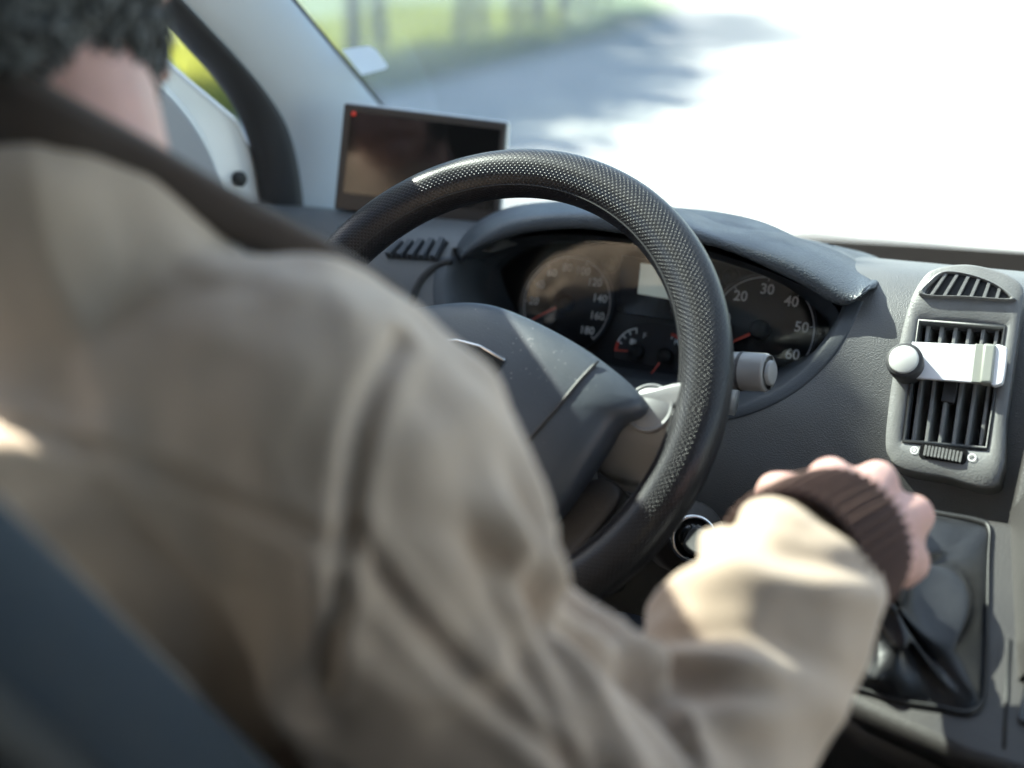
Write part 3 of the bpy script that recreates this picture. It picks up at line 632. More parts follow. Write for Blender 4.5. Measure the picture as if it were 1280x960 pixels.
# ---------------------------------------------------------------- steering wheel
W = Vector((-.5237, .9293, -.3112)); AL = RAD(35)
SF = Frame(W, (0, -math.cos(AL), math.sin(AL))); SN = SF.n
sw_ = empty('steering_wheel', W, van); sw_['label'] = 'black perforated leather steering wheel'
RM, rm = .185, .0197; NU, NV = 220, 28; v = []; f = []
for i in range(NU):
    t = 2*math.pi*i/NU; e = SF.a*math.cos(t)+SF.b*math.sin(t)
    for j in range(NV):
        s = 2*math.pi*j/NV
        gr = 1-.05*math.exp(-((math.sin((s-math.pi*1.35)/2))/.03)**2)
        v.append(W+e*(RM+rm*1.02*gr*math.cos(s))+SN*(rm*.98*gr*math.sin(s)))
    for j in range(NV): f.append((i*NV+j, ((i+1) % NU)*NV+j, ((i+1) % NU)*NV+(j+1) % NV, i*NV+(j+1) % NV))
def rim_uv(fc, j):
    i = fc[0]//NV; jj = fc[0] % NV; di, dj = ((0, 0), (1, 0), (1, 1), (0, 1))[j]
    return ((i+di)/NU*1.1624, (jj+dj)/NV*.1238)
mk('rim', v, f, 'rim', sw_, uvs=rim_uv)
# stitched seam line along the inner rear of the rim cover
v = []
for i in range(181):
    t = 2*math.pi*i/180; s = math.pi*.80
    v.append(W+(SF.a*math.cos(t)+SF.b*math.sin(t))*(RM+rm*1.02*math.cos(s))+SN*(rm*1.0*math.sin(s)))
MB().tube(v, .0007, 6).mk('seam', 'black', sw_)
# airbag cover
half = [(0, .058), (.037, .052), (.088, .035), (.126, .017), (.146, .004), (.150, -.003), (.146, -.010), (.133, -.020), (.124, -.043), (.114, -.068), (.103, -.090), (.085, -.112), (.05, -.122)]
outl = half+[(-x, y) for x, y in half[::-1] if x > 0]
outl = smooth_poly(outl, 120)
cen = (0, -.02); v = []; f = []; ringsN = [(0.02, .0), (.3, .0), (.55, 0), (.75, 0), (.88, 0), (.95, 0), (.985, 0), (1, -.004), (1.0, -.014), (.97, -.035)]
for k, (sc, dh) in enumerate(ringsN):
    for a, b in outl:
        x = cen[0]+(a-cen[0])*sc; y = cen[1]+(b-cen[1])*sc
        h = .050-.020*(x/.15)**2-.022*((y+.02)/.09)**2 - (.006*max(0, (sc-.86)/.14)**2) + dh
        v.append(SF.p(x, y, h))
n = len(outl)
for k in range(len(ringsN)-1):
    for j in range(n): f.append((k*n+j, k*n+(j+1) % n, (k+1)*n+(j+1) % n, (k+1)*n+j))
f.append(tuple(range(n-1, -1, -1)))
def bagh(x, y): return .050-.020*(x/.15)**2-.022*((y+.02)/.09)**2
bag = mk('airbag_cover', [v_ for v_ in v], [tuple(reversed(q)) for q in f], 'bag', sw_)
for s in (-1, 1):
    ln = [(.112*s, .022), (.104*s, .004), (.094*s, -.020), (.080*s, -.046), (.064*s, -.075)]
    MB().tube([SF.p(p.x, p.y, bagh(p.x, p.y)+.0001) for p in spl(ln, 14)], [.0006]+[.0016]*12+[.0006], 6).mk('seam', 'black', sw_)
em = [(-.044, .008), (-.020, .0165), (0, .019), (.020, .0165), (.044, .008), (.040, -.012), (.028, -.034), (0, -.044), (-.028, -.034), (-.040, -.012)]
mb = MB(); mb.prism([SF.p(a, b, bagh(a, b)+.0012) for a, b in em[::-1]], [SF.p(a, b, bagh(a, b)-.004) for a, b in em[::-1]]); mb.mk('emblem_plate', 'gloss', sw_, bevel=.0006)
mb = MB(); mb.tube([SF.p(a, b, bagh(a, b)+.001) for a, b in em[:5]], .0010, 6); mb.mk('emblem_edge', 'chrome', sw_)
# spokes
for s in (-1, 1):
    po = [(.096*s, -.020), (.118*s, .000), (.150*s, .014), (.178*s, .022), (.184*s, -.004), (.176*s, -.034), (.150*s, -.050), (.128*s, -.052), (.108*s, -.044)]
    P = smooth_poly(po, 40)
    cxp = sum(p[0] for p in P)/40; cyp = sum(p[1] for p in P)/40
    def hs(x, y): return .010-.028*ss(-y, .008, .05)+.004*ss(y, -.01, .02)
    rg = []
    for sc, dh in ((.05, 0), (.4, 0), (.7, 0), (.88, 0), (.96, -.0006), (1, -.004), (1, -.03)):
        rg.append([SF.p(cxp+(a-cxp)*sc, cyp+(b-cyp)*sc, float(hs(cxp+(a-cxp)*sc, cyp+(b-cyp)*sc))+dh) for a, b in P])
    MB().loft(rg).mk('spoke', 'grey', sw_)
    bt = SF.p(.150*s, -.001, .0105); MB().lathe(bt, SN, [(.0185, -.004), (.0185, .0012), (.0175, .0020), (.0162, .0012), (.0160, .0008), (.0150, .0014), (0, .0019)], 32).mk('thumb_pad', 'grey', sw_)
    lo = [(.05*s, -.085), (.105*s, -.062), (.122*s, -.055), (.135*s, -.058), (.140*s, -.072), (.122*s, -.110), (.112*s, -.132), (.098*s, -.152), (.075*s, -.165), (.06*s, -.13)]
    P = smooth_poly(lo, 40); cxp = sum(p[0] for p in P)/40; cyp = sum(p[1] for p in P)/40
    MB().loft([[SF.p(cxp+(a-cxp)*sc, cyp+(b-cyp)*sc, -.006+.004*sc+dh) for a, b in P] for sc, dh in ((.05, 0), (.6, 0), (.93, 0), (1, -.003), (1, -.03))]).mk('lower_spoke', 'console', sw_)
MB().lathe(W-SN*.07, SN, [(.05, 0), (.055, .03), (.06, .06)], 32).mk('hub', 'black', sw_)

# ---------------------------------------------------------------- steering column, stalk, ignition
col_ = empty('steering_column', W-SN*.15, van)
rg = []
for h, wd, ht, dy in ((-.05, .052, .040, -.030), (-.08, .062, .046, -.034), (-.16, .068, .050, -.042), (-.26, .074, .055, -.05)):
    rg.append([SF.p(wd*math.copysign(abs(math.cos(t))**.6, math.cos(t)), dy+ht*math.copysign(abs(math.sin(t))**.6, math.sin(t)), h) for t in np.linspace(0, 2*math.pi, 29)[:-1]])
MB().loft(rg).mk('shroud', 'console', col_)
p1 = at(972, 464, 1.10); p0 = at(820, 494, 1.18); ax = (p1-p0).normalized(); ln = (p1-p0).length
st = empty('wiper_stalk', p0, van)
pe = at(962, 466, 1.10)
sax = (Vector((1, -.10, .10))).normalized()
MB().lathe(pe, sax, [(.006, -.075), (.0075, -.055), (.0145, -.045), (.0152, -.020), (.0150, -.003), (.0135, 0)], 36).mk('grip', 'stalk', st)
MB().lathe(pe, sax, [(.0154, -.024), (.0156, -.0232), (.0156, -.0218), (.0154, -.021)], 36, False).mk('groove_ring', 'rubber', st)
MB().lathe(pe, sax, [(.0135, 0), (.0112, .0), (.0108, -.001), (.0100, -.001), (.0096, .0022), (.008, .003), (0, .0032)], 36).mk('end_button', 'stalk', st)
qs = at(833, 486, 1.19); MB().lathe(qs+Vector((.02, 0, 0)), (-1, -.15, .05), [(.014, -.04), (.014, .0), (.012, .006), (.008, .009), (0, .010)], 28).mk('stalk_root', 'stalk', st)
ig = empty('ignition_switch', at(868, 672, 1.12), van); ic = at(868, 673, 1.12); ia = (Vector((.55, -.80, .35))).normalized()
MB().lathe(ic-ia*.055, ia, [(.030, 0), (.030, .035), (.027, .046), (.0195, .050), (.0195, .052)], 36).mk('barrel', 'console', ig)
MB().lathe(ic, ia, [(.0195, -.004), (.0185, .0), (.0165, .0012), (.0155, -.001), (.0152, -.003)], 36, False).mk('ring', 'chrome', ig)
MB().lathe(ic, ia, [(.0155, -.003), (.012, -.0015), (.0105, .002), (.006, .0025), (0, .0025)], 30).mk('lock_face', 'gloss', ig)
kx = ia.cross(Vector((0, 0, 1))).normalized(); ky = kx.cross(ia)
kd = (ky*-.75+kx*-.4).normalized()
mb = MB(); KF = Frame(ic+ia*.018+kd*.004, kx*.5+ky*.3+ia*.3, up=ia)
mb.plate(KF, rrect(.022, .040, .008, 5, 0, .004), -.006, .006); mb.mk('key', 'rubber', ig, bevel=.003)
# lower column cover down to the floor
MB().loft([[Vector((W.x+wd*c, y, z+.05*s)) for c, s in ((-1, -1), (1, -1), (1, 1), (-1, 1))] for y, z, wd in ((1.02, -.42, .085), (1.16, -.50, .10), (1.3, -.62, .12))]).mk('column_cover', 'console', van, bevel=.02, seg=3)

# ---------------------------------------------------------------- centre vent panel
vp = empty('air_vent', VF.p(0, 0, 0), van); vp['label'] = 'centre air vent panel with upright vanes'
OH = .005
def vpoly(pts, h=OH): return [VF.px(x, y, h) for x, y in pts]
outp = [(1168, 336), (1152, 349), (1138, 375), (1126, 420), (1115, 475), (1107, 545), (1111, 570), (1129, 586), (1180, 596), (1247, 605), (1258, 520), (1268, 450), (1277, 385), (1279, 362), (1268, 348), (1240, 336), (1205, 330)]
hol = [(1150, 403), (1254, 410), (1232, 558), (1131, 549)]
O = smooth_poly(vpoly(outp), 96); Hh = vpoly(hol)
def hole_pt(a, b):
    # point on the hole outline in the direction of (a,b) from the hole centre
    c = (sum(p[0] for p in Hh)/4, sum(p[1] for p in Hh)/4); best = None
    dx, dy = a-c[0], b-c[1]
    for i in range(4):
        p, q = Hh[i], Hh[(i+1) % 4]; ex, ey = q[0]-p[0], q[1]-p[1]; den = dx*ey-dy*ex
        if abs(den) < 1e-12: continue
        t = ((p[0]-c[0])*ey-(p[1]-c[1])*ex)/den; s = ((p[0]-c[0])*dy-(p[1]-c[1])*dx)/den
        if t > 0 and -1e-6 <= s <= 1+1e-6: best = (c[0]+dx*t, c[1]+dy*t) if best is None or t < best[2] else best; best = (best[0], best[1], t)
    return best[:2]
# insert the corners of the opening so that its outline stays square
cc = (sum(p[0] for p in Hh)/4, sum(p[1] for p in Hh)/4)
angs = [math.atan2(b-cc[1], a-cc[0]) for a, b in O]
for p in Hh:
    t = math.atan2(p[1]-cc[1], p[0]-cc[0]); k = min(range(len(O)), key=lambda i: abs(math.atan2(math.sin(angs[i]-t), math.cos(angs[i]-t))))
    # slide that outline point so it looks along the corner
    r_ = math.hypot(O[k][0]-cc[0], O[k][1]-cc[1]); O[k] = (cc[0]+r_*math.cos(t), cc[1]+r_*math.sin(t)); angs[k] = t
I = [hole_pt(a, b) for a, b in O]
def mixp(s): return [(a+(c-a)*s, b+(d-b)*s) for (a, b), (c, d) in zip(O, I)]
def ctr(pts, s): return [(cc[0]+(a-cc[0])*s, cc[1]+(b-cc[1])*s) for a, b in pts]
rg = [[VF.p(a, b, -.03) for a, b in ctr(O, 1.008)], [VF.p(a, b, OH-.0035) for a, b in ctr(O, 1.006)], [VF.p(a, b, OH-.0010) for a, b in O], [VF.p(a, b, OH) for a, b in mixp(.04)], [VF.p(a, b, OH) for a, b in mixp(.5)], [VF.p(a, b, OH-.0005) for a, b in mixp(.86)],
      [VF.p(a, b, OH-.004) for a, b in mixp(.99)], [VF.p(a, b, OH-.012) for a, b in I], [VF.p(a, b, -.02) for a, b in I]]
MB().loft(rg, True, False).mk('frame', 'vent', vp)
MB().loft([[VF.p(a, b, h) for a, b in ctr(Hh, q)] for q, h in ((1.055, OH-.0004), (1.05, OH+.0006), (1.01, OH+.0002), (.985, OH-.003), (.985, -.01))], True, False).mk('bezel', mat('vent_bezel', (.05, .052, .054), .45, bump=.3, bump_scale=900), vp)
MB().plate(VF, [(a*1.0, b) for a, b in Hh], -.024, -.021).mk('duct', 'black', vp, smooth=False)
hi = ctr(Hh, .985)
mb = MB(); mb.loft([[VF.p(a, b, h) for a, b in ctr(Hh, s)] for s, h in ((1.0, -.003), (1.0, OH-.007), (.955, OH-.007), (.955, -.003))], True, False); mb.mk('rim_trim', 'rubber', vp, smooth=False)
for k in range(6):
    u = (k+.55)/6.0
    t0 = (Hh[0][0]+(Hh[1][0]-Hh[0][0])*u, Hh[0][1]+(Hh[1][1]-Hh[0][1])*u); b0 = (Hh[3][0]+(Hh[2][0]-Hh[3][0])*u, Hh[3][1]+(Hh[2][1]-Hh[3][1])*u)
    hw = .0014
    MB().prism([VF.p(t0[0]-hw, t0[1], .0005), VF.p(b0[0]-hw, b0[1], .0005), VF.p(b0[0]+hw, b0[1], .0005), VF.p(t0[0]+hw, t0[1], .0005)],
               [VF.p(t0[0]-hw+.004, t0[1], -.018), VF.p(b0[0]-hw+.004, b0[1], -.018), VF.p(b0[0]+hw+.004, b0[1], -.018), VF.p(t0[0]+hw+.004, t0[1], -.018)]).mk('vane', 'vent', vp, bevel=.0005, smooth=False)
a, b = VF.px(1187, 489, .002); MB().plate(VF, rrect(.0105, .018, .001, 3, a, b), -.004, .0025).mk('vane_tab', 'rubber', vp, bevel=.0006)
tw = empty('thumbwheel', VF.p(*VF.px(1179, 567), OH), van); a, b = VF.px(1179, 567, OH)
MB().plate(VF, rrect(.036, .0125, .003, 4, a, b), OH-.004, OH+.0006).mk('slot', 'gloss', tw, smooth=False)
mb = MB()
for k in range(11): mb.plate(VF, rrect(.0018, .0085, .0006, 3, a-.0135+.0027*k, b-.0001*k), OH, OH+.0022+.0012*math.sin(math.pi*(k+.5)/11))
mb.mk('ridges', 'vent', tw, smooth=False)
for x, y, fill in ((1143, 563, 1), (1215, 572, 0)):
    a, b = VF.px(x, y, OH); v, f = arc_ring(VF, a, b, .0022, .0032, 0, 360, OH+.0006, 24); mb = MB().add(v, f)
    if fill: v, f = arc_ring(VF, a, b, .0001, .0014, 0, 360, OH+.0006, 16); mb.add(v, f)
    mb.mk('symbol', 'print', vp, smooth=False)
# upper defrost grille
dg = empty('defrost_grille', VF.p(*VF.px(1205, 360), OH), van)
po = vpoly([(1158, 369), (1168, 353), (1184, 343), (1212, 346), (1240, 356), (1260, 370), (1258, 375), (1210, 372)], OH)
MB().plate(VF, po, OH-.002, OH+.0008).mk('duct', 'black', dg, smooth=False)
rg = ctr2 = smooth_poly(po, 60); mcx = sum(p[0] for p in rg)/60; mcy = sum(p[1] for p in rg)/60
MB().loft([[VF.p(mcx+(a-mcx)*s, mcy+(b-mcy)*s, h) for a, b in rg] for s, h in ((1.16, OH-.001), (1.12, OH+.004), (1.03, OH+.0045), (.98, OH+.001))], True, False).mk('surround', 'vent', dg)
for k, (xt, yt, xb, yb) in enumerate(((1183, 344, 1165, 370), (1197, 345, 1181, 371), (1211, 347, 1198, 372), (1224, 350, 1214, 373), (1237, 355, 1230, 374), (1250, 362, 1246, 375))):
    a0, b0 = VF.px(xt, yt, OH); a1, b1 = VF.px(xb, yb, OH)
    MB().prism([VF.p(a1-.0012, b1, OH+.0035), VF.p(a1+.0012, b1, OH+.0035), VF.p(a0+.0012, b0, OH+.0035), VF.p(a0-.0012, b0, OH+.0035)], [VF.p(a1-.0012, b1, OH), VF.p(a1+.0012, b1, OH), VF.p(a0+.0012, b0, OH), VF.p(a0-.0012, b0, OH)]).mk('bar', 'vent', dg, smooth=False)
# small vent by the left of the hood
def on_dash(px, py, off=0):
    d = ray(px, py); lo, hi = .5, 2.5
    for _ in range(40):
        t = (lo+hi)/2; q = d*t
        if q.z > -.249 or q.y < face_y(q.z)-off: lo = t
        else: hi = t
    return d*lo
gp_ = [on_dash(x, y, -.001) for x, y in ((512, 392), (517, 374), (523, 358), (534, 343), (549, 332), (566, 326))]
MB().tube(spl(gp_, 20), [.002]+[.0045]*18+[.002], 8).mk('panel_gap', 'black', dash)
LVF = Frame(on_dash(518, 315), (0, -.6, .8)); lv = empty('side_vent', LVF.o, van)
po = [LVF.px(x, y) for x, y in ((484, 322), (500, 306), (560, 302), (548, 326))]
MB().plate(LVF, po, -.004, .0015).mk('duct', 'black', lv, smooth=False)
for k in range(5):
    u = (k+.2)/4.6; q = [Vector(((1-u)*po[1][0]+u*po[2][0], (1-u)*po[1][1]+u*po[2][1], 0)), Vector(((1-u)*po[0][0]+u*po[3][0], (1-u)*po[0][1]+u*po[3][1], 0))]
    MB().prism([LVF.p(q[0].x-.003, q[0].y, .007), LVF.p(q[1].x-.003, q[1].y, .007), LVF.p(q[1].x+.003, q[1].y, .007), LVF.p(q[0].x+.003, q[0].y, .007)],
               [LVF.p(q[0].x-.003, q[0].y, .0), LVF.p(q[1].x-.003, q[1].y, .0), LVF.p(q[1].x+.003, q[1].y, .0), LVF.p(q[0].x+.003, q[0].y, .0)]).mk('bar', 'dash_smooth', lv, smooth=False)
# centre stack beyond the vent, and the dark shelf below it
cs = empty('centre_stack', VF.p(.12, -.1, 0), van)
a0 = VF.px(1262, 612, .0)[0]+.012
MB().plate(VF, [(a0-.001, .09), (a0+.20, .09), (a0+.20, -.22), (a0-.012, -.22), (a0-.006, -.05)], -.02, .014).mk('fascia', 'console', cs, bevel=.008, seg=3)
MB().plate(VF, [(a0+.010, .05), (a0+.19, .05), (a0+.19, -.03), (a0+.004, -.03)], .01, .018).mk('radio', 'gloss', cs, bevel=.003)
MB().plate(VF, [(a0+.004, -.045), (a0+.19, -.045), (a0+.19, -.19), (a0-.004, -.19)], .01, .024).mk('heater_panel', 'rubber', cs, bevel=.006, seg=3)

# ---------------------------------------------------------------- gear console, lever, boot
CN = Vector((0, -.433, .90)).normalized(); CF = Frame((-.14, 1.03, -.395), CN, up=(0, 1, 0))
cons = empty('gear_console', CF.o, van)
top = [CF.px(x, y) for x, y in ((1090, 628), (1300, 640), (1300, 960), (1262, 935), (1160, 905), (1085, 880), (1035, 845))]
ax_ = CF.px(1140, 600)
tp = [(-.135, .012), (.16, .012), (.16, -.215), (.02, -.205), (-.06, -.185), (-.115, -.155), (-.135, -.12)]
MB().plate(CF, tp, -.022, 0).mk('top', 'console', cons, bevel=.010, seg=4)
MB().plate(CF, [(a*.985+.004, b*.97-.004) for a, b in tp], -.16, -.036).mk('body', 'console', cons, bevel=.012, seg=3)
MB().plate(CF, [(a*.96+.005, b*.94-.002) for a, b in tp], -.05, -.018).mk('slot', 'black', cons, smooth=False)
# seam between the console and its right-hand cheek
a1, b1 = CF.px(1262, 800); a2, b2 = CF.px(1255, 935)
MB().tube([CF.p(a1, b1, .0005), CF.p(a2, b2, .0005)], .0012, 6).mk('joint', 'black', cons)
rz = []
for t in np.linspace(0, 1, 14):
    x, y = CF.px(1262+10*t, 640+210*t)
    rz.append([CF.p(x+dx, y, h) for dx, h in ((.0, .0), (.006, .012), (.014, .030), (.03, .05), (.10, .055), (.10, -.01))])
MB().loft(rz, False, False).mk('cheek', 'console', cons)
sw2 = [CF.px(1290, 880)]
MB().plate(CF, rrect(.022, .036, .005, 4, sw2[0][0]+.004, sw2[0][1]), -.001, .003).mk('switch', 'gloss', cons, bevel=.001)

gl = empty('gear_lever', CF.p(-.05, -.08, 0), van)
base = [CF.px(x, y) for x, y in ((1170, 644), (1222, 654), (1236, 664), (1235, 700), (1233, 800), (1230, 865), (1222, 884), (1205, 891), (1170, 884), (1120, 876), (1096, 868))]
lf = base[-1][0]-.045
base += [(lf, base[-1][1]+.012), (lf-.008, (base[0][1]+base[-1][1])/2), (lf, base[0][1]-.01), (base[0][0]-.04, base[0][1]+.003)]
BO = smooth_poly(base, 120); bcx = sum(p[0] for p in BO)/120; bcy = sum(p[1] for p in BO)/120
KN = Vector((-.222, .876, -.360)); CO = Vector((-.196, .905, -.398))          # knob, collar of the boot
rg = []
Lc = (CO-CF.o); ca, cb, ch = Lc.dot(CF.a), Lc.dot(CF.b), Lc.dot(CF.n)
for k in range(26):
    u = k/25; sc = (1-u)**1.55; rgk = []
    if u > .82: sc = max(sc, 0)
    for j, (a, b) in enumerate(BO):
        th = 2*math.pi*j/120
        x = bcx+(a-bcx); y = bcy+(b-bcy); rr_ = .017+.003*math.sin(th*7+1)*ss(u, .5, 1)
        tx = ca+rr_*math.cos(math.atan2(b-bcy, a-bcx)); ty = cb+rr_*math.sin(math.atan2(b-bcy, a-bcx))
        wv = 1-sc
        pin = 1-.16*math.sin(math.pi*u)
        px_ = (tx+(x-tx)*sc); py_ = (ty+(y-ty)*sc)
        h = ch*u**.9*1.0
        fold = .010*math.sin(math.pi*min(1, u*1.15))*(math.sin(th*3+u*5+.6)+.7*math.sin(th*5-u*7+2.1)+.35*math.sin(th*9+u*4))
        rad_ = math.atan2(py_-cb, px_-ca)
        rgk.append(CF.p(px_+fold*math.cos(rad_), py_+fold*math.sin(rad_), h+.006*math.sin(math.pi*u)*math.sin(th*3+u*6+2)))
    rg.append(rgk)
for u in np.linspace(.2, 1, 5): # gathered collar
    rg.append([CO+CF.n*0+(KN-CO).normalized()*(.018*u)+(CF.a*math.cos(t)+CF.b*math.sin(t))*(.0165+.0022*math.sin(t*9)+.004*math.sin(math.pi*u)) for t in [math.atan2(b-bcy, a-bcx) for a, b in BO]])
MB().loft(rg, True, False).mk('boot', 'boot', gl)
MB().loft([[CF.p(bcx+(a-bcx)*s, bcy+(b-bcy)*s, h) for a, b in BO] for s, h in ((1.035, -.001), (1.03, .003), (1.0, .0035), (.985, .001))], True, False).mk('boot_frame', 'black', gl)
MB().tube([CO+(CO-KN)*.6, KN], [.007, .006], 12).mk('rod', 'black', gl)
kax = (KN-CO).normalized(); MB().lathe(KN, kax, [(.010, -.035), (.014, -.028), (.020, -.012), (.0235, .004), (.022, .016), (.015, .024), (0, .027)], 32).mk('knob', 'gloss', gl)

# ---------------------------------------------------------------- driver's seat
seat = empty('driver_seat', (-.55, .55, -.95), van)
E0, E1 = at(-20, 664, .50), at(296, 965, .62); ed = (E0-E1).normalized()
hips = E1-ed*.35; head = E0+ed*.14
rg = []
for t in np.linspace(0, 1, 24):
    c = hips+(head-hips)*t; wv = .40 if t < .8 else .40-.10*((t-.8)/.2)**2
    r = []; fwd = Vector((0, ed.z, -ed.y)).normalized()
    if fwd.y < 0: fwd = -fwd
    xr = c.x+.012-(.03*((t-.8)/.2)**2 if t > .8 else 0)
    for s in np.linspace(0, 2*math.pi, 33)[:-1]:
        cs_, sn = math.cos(s), math.sin(s); X_ = xr-.20+.20*math.copysign(abs(cs_)**.45, cs_)*(1-.06*max(0, t-.8)/.2); dd = -.012+.055*math.copysign(abs(sn)**.55, sn)
        if sn > 0: dd -= .035*(1-abs(cs_))**.5          # dished between the bolsters
        r.append(Vector((X_, c.y, c.z))+fwd*dd)
    rg.append(r)
MB().loft(rg).mk('backrest', 'seat', seat)
rg2 = []
for t in np.linspace(.02, .97, 12):
    c = hips+(head-hips)*t; fwd = Vector((0, ed.z, -ed.y)).normalized(); fwd = -fwd if fwd.y < 0 else fwd
    rg2.append([Vector((c.x-.19+.206*math.copysign(abs(math.cos(s))**.4, math.cos(s)), c.y, c.z))+fwd*(-.052+.024*math.copysign(abs(math.sin(s))**.5, math.sin(s))) for s in np.linspace(0, 2*math.pi, 25)[:-1]])
MB().loft(rg2).mk('back_shell', 'seatback', seat)
MB().box((-.76, .44, -.78), (-.33, .96, -.62)).mk('cushion', 'seat', seat, bevel=.05, seg=5)
MB().box((-.72, .48, -1.08), (-.37, .88, -.78)).mk('base', 'seatback', seat, bevel=.02)
for dx in (-.06, .06): MB().tube([(head.x-.20+dx, head.y, head.z), (head.x-.20+dx, head.y-.03, head.z+.10)], .006, 10).mk('headrest_post', 'chrome', seat)

# ================================================================== THINGS ON THE DASH
MN = Vector((.42, -.89, .13)).normalized(); MF = Frame(at(530, 200, 1.50), MN)
mon = empty('monitor', MF.p(0, -.07, -.02), None); tag(mon, 'small black reversing screen with silver case on the dash beside the pillar', 'monitor')
cor = [MF.px(x, y) for x, y in ((430, 126), (637, 151), (625, 289), (417, 262))]
def quad_in(c, l, r, t, b):
    def pt(u, v): # u right, v down
        p = [(c[0][k]*(1-u)+c[1][k]*u)*(1-v)+(c[3][k]*(1-u)+c[2][k]*u)*v for k in (0, 1)]; return tuple(p)
    return [pt(l, t), pt(1-r, t), pt(1-r, 1-b), pt(l, 1-b)]
MB().plate(MF, cor, -.028, -.002).mk('case', 'case', mon, bevel=.005, seg=3)
MB().plate(MF, quad_in(cor, .004, .012, .02, .004), -.004, .0015).mk('bezel', 'bezel', mon, bevel=.002)
MB().plate(MF, quad_in(cor, .05, .05, .09, .17), .0, .0022).mk('screen', 'screen', mon, smooth=False)
a, b = MF.px(442, 142, .003); MB().lathe(MF.p(a, b, .002), MN, [(.0024, 0), (.0024, .001), (.001, .0018), (0, .002)], 16).mk('indicator_light', 'led', mon)
a, b = MF.px(566, 278, .002); MB().plate(MF, rrect(.014, .005, .002, 4, a, b), 0, .0026).mk('button', 'chrome', mon, smooth=False)
bm = MF.p(*MF.px(535, 280), -.014); ft = Vector((bm.x+.01, bm.y+.02, -.268))
MB().tube([bm+Vector((0, 0, .01)), (bm+ft)/2, ft+Vector((0, 0, .008))], [.008, .010, .011], 14).mk('stem', 'black', mon)
MB().lathe(ft+Vector((0, 0, -.004)), (0, 0, 1), [(.04, 0), (.04, .004), (.034, .008), (.012, .013)], 28).mk('foot', 'black', mon)

ph = empty('vent_clip', VF.p(*VF.px(1200, 452), .012), None); tag(ph, 'white strip clip with round grey knob fixed across the centre air vent', 'clip')
HC = .014
MB().plate(VF, [VF.px(x, y, HC) for x, y in ((1140, 427), (1222, 431), (1216, 478), (1136, 472))], HC-.003, HC).mk('card', 'card', ph, bevel=.0006)
MB().plate(VF, [VF.px(x, y, HC) for x, y in ((1219, 430), (1232, 431), (1227, 479), (1214, 478))], HC-.004, HC+.001).mk('band', 'clipgrey', ph, bevel=.0006)
MB().plate(VF, [VF.px(x, y, HC) for x, y in ((1230, 430.5), (1246, 432), (1241, 481), (1225, 480))], HC-.006, HC+.004).mk('clamp', 'clipgrey', ph, bevel=.002, seg=3)
MB().plate(VF, smooth_poly([VF.px(x, y, HC) for x, y in ((1244, 433), (1256, 434), (1259, 440), (1255, 474), (1250, 481), (1239, 481), (1240, 458))], 30), HC-.004, HC+.002).mk('tip', 'card', ph, bevel=.001)
a, b = VF.px(1130, 450, HC+.012); kc = VF.p(a, b, HC-.004)
knax = (VF.n+Vector((-.0, 0, .0))).normalized()
MB().lathe(kc, knax, [(.0122, -.010), (.0136, 0), (.0144, .010), (.0144, .015), (.0132, .0168)], 40).mk('knob', 'rubber', ph)
MB().lathe(kc, knax, [(.0116, .0160), (.0114, .0176), (.0104, .0182), (0, .0185)], 40).mk('knob_cap', 'case', ph)
MB().plate(VF, [VF.px(x, y, .003) for x, y in ((1176, 440), (1192, 440), (1190, 470), (1174, 470))], -.012, HC-.003).mk('grip', 'black', ph, smooth=False)

# ================================================================== THE DRIVER
person = empty('person', (-.54, .62, -.62), None); tag(person, 'driver in beige jacket with brown collar, right hand on the gear lever', 'person')
SH = Vector((-.377, .530, -.224)); EL = Vector((-.244, .582, -.434)); C1 = at(1005, 702, .80); C2 = at(1056, 673, .85)
SHl = Vector((-.700, .535, -.235)); ELl = Vector((-.80, .66, -.42)); HLf = W+SF.a*-RM*.90+SF.b*RM*-.43; WRl = HLf+Vector((-.01, -.075, -.02))
NK = Vector((-.535, .510, -.115)); 
def ering(c, rx, ry, n=32, yaw=0, p=1.0):
    out = []
    for t in np.linspace(0, 2*math.pi, n+1)[:-1]:
        x = rx*math.copysign(abs(math.cos(t))**p, math.cos(t)); y = ry*math.copysign(abs(math.sin(t))**p, math.sin(t))
        out.append(Vector((c[0]+x*math.cos(yaw)-y*math.sin(yaw), c[1]+x*math.sin(yaw)+y*math.cos(yaw), c[2])))
    return out
# --- jacket
jb = MB()
jb.loft([ering((-.54, .65, -.72), .18, .13), ering((-.54, .645, -.60), .20, .14), ering((-.54, .615, -.45), .205, .135), ering((-.54, .58, -.36), .205, .128), ering((-.54, .55, -.27), .195, .118), ering((-.54, .525, -.215), .165, .098), ering((-.54, .522, -.165), .120, .080), ering((-.545, .520, -.13), .104, .080), ering((-.562, .508, -.094), .096, .070), ering((-.565, .505, -.082), .082, .060)])
def arm(mb, pts, rad, n=24): mb.tube(spl(pts, 14), [float(np.interp(i/13*(len(rad)-1), range(len(rad)), rad)) for i in range(14)], n, rounded=True)
arm(jb, [Vector((-.50, .524, -.212)), SH+Vector((0, 0, .004)), (SH*.5+EL*.5)+Vector((-.030, -.010, 0)), EL], [.082, .080, .069, .082])
arm(jb, [EL, EL+(C1-EL)*.5+Vector((.002, 0, -.004)), C1-(C1-EL).normalized()*.026], [.076, .058, .0535])
arm(jb, [Vector((-.58, .525, -.222)), SHl, (SHl+ELl)/2, ELl], [.075, .084, .078, .07])
arm(jb, [ELl, (ELl+WRl)/2, WRl-(WRl-ELl)*.18], [.07, .06, .05])
jv, jn, jf = blend(jb, .0046, 14)
def seg_param(P, A, B):
    A = np.array(A); B = np.array(B); d = B-A; L2 = d@d; t = np.clip((P-A)@d/L2, 0, 1); q = A+t[:, None]*d; return t*math.sqrt(L2), np.linalg.norm(P-q, axis=1), q
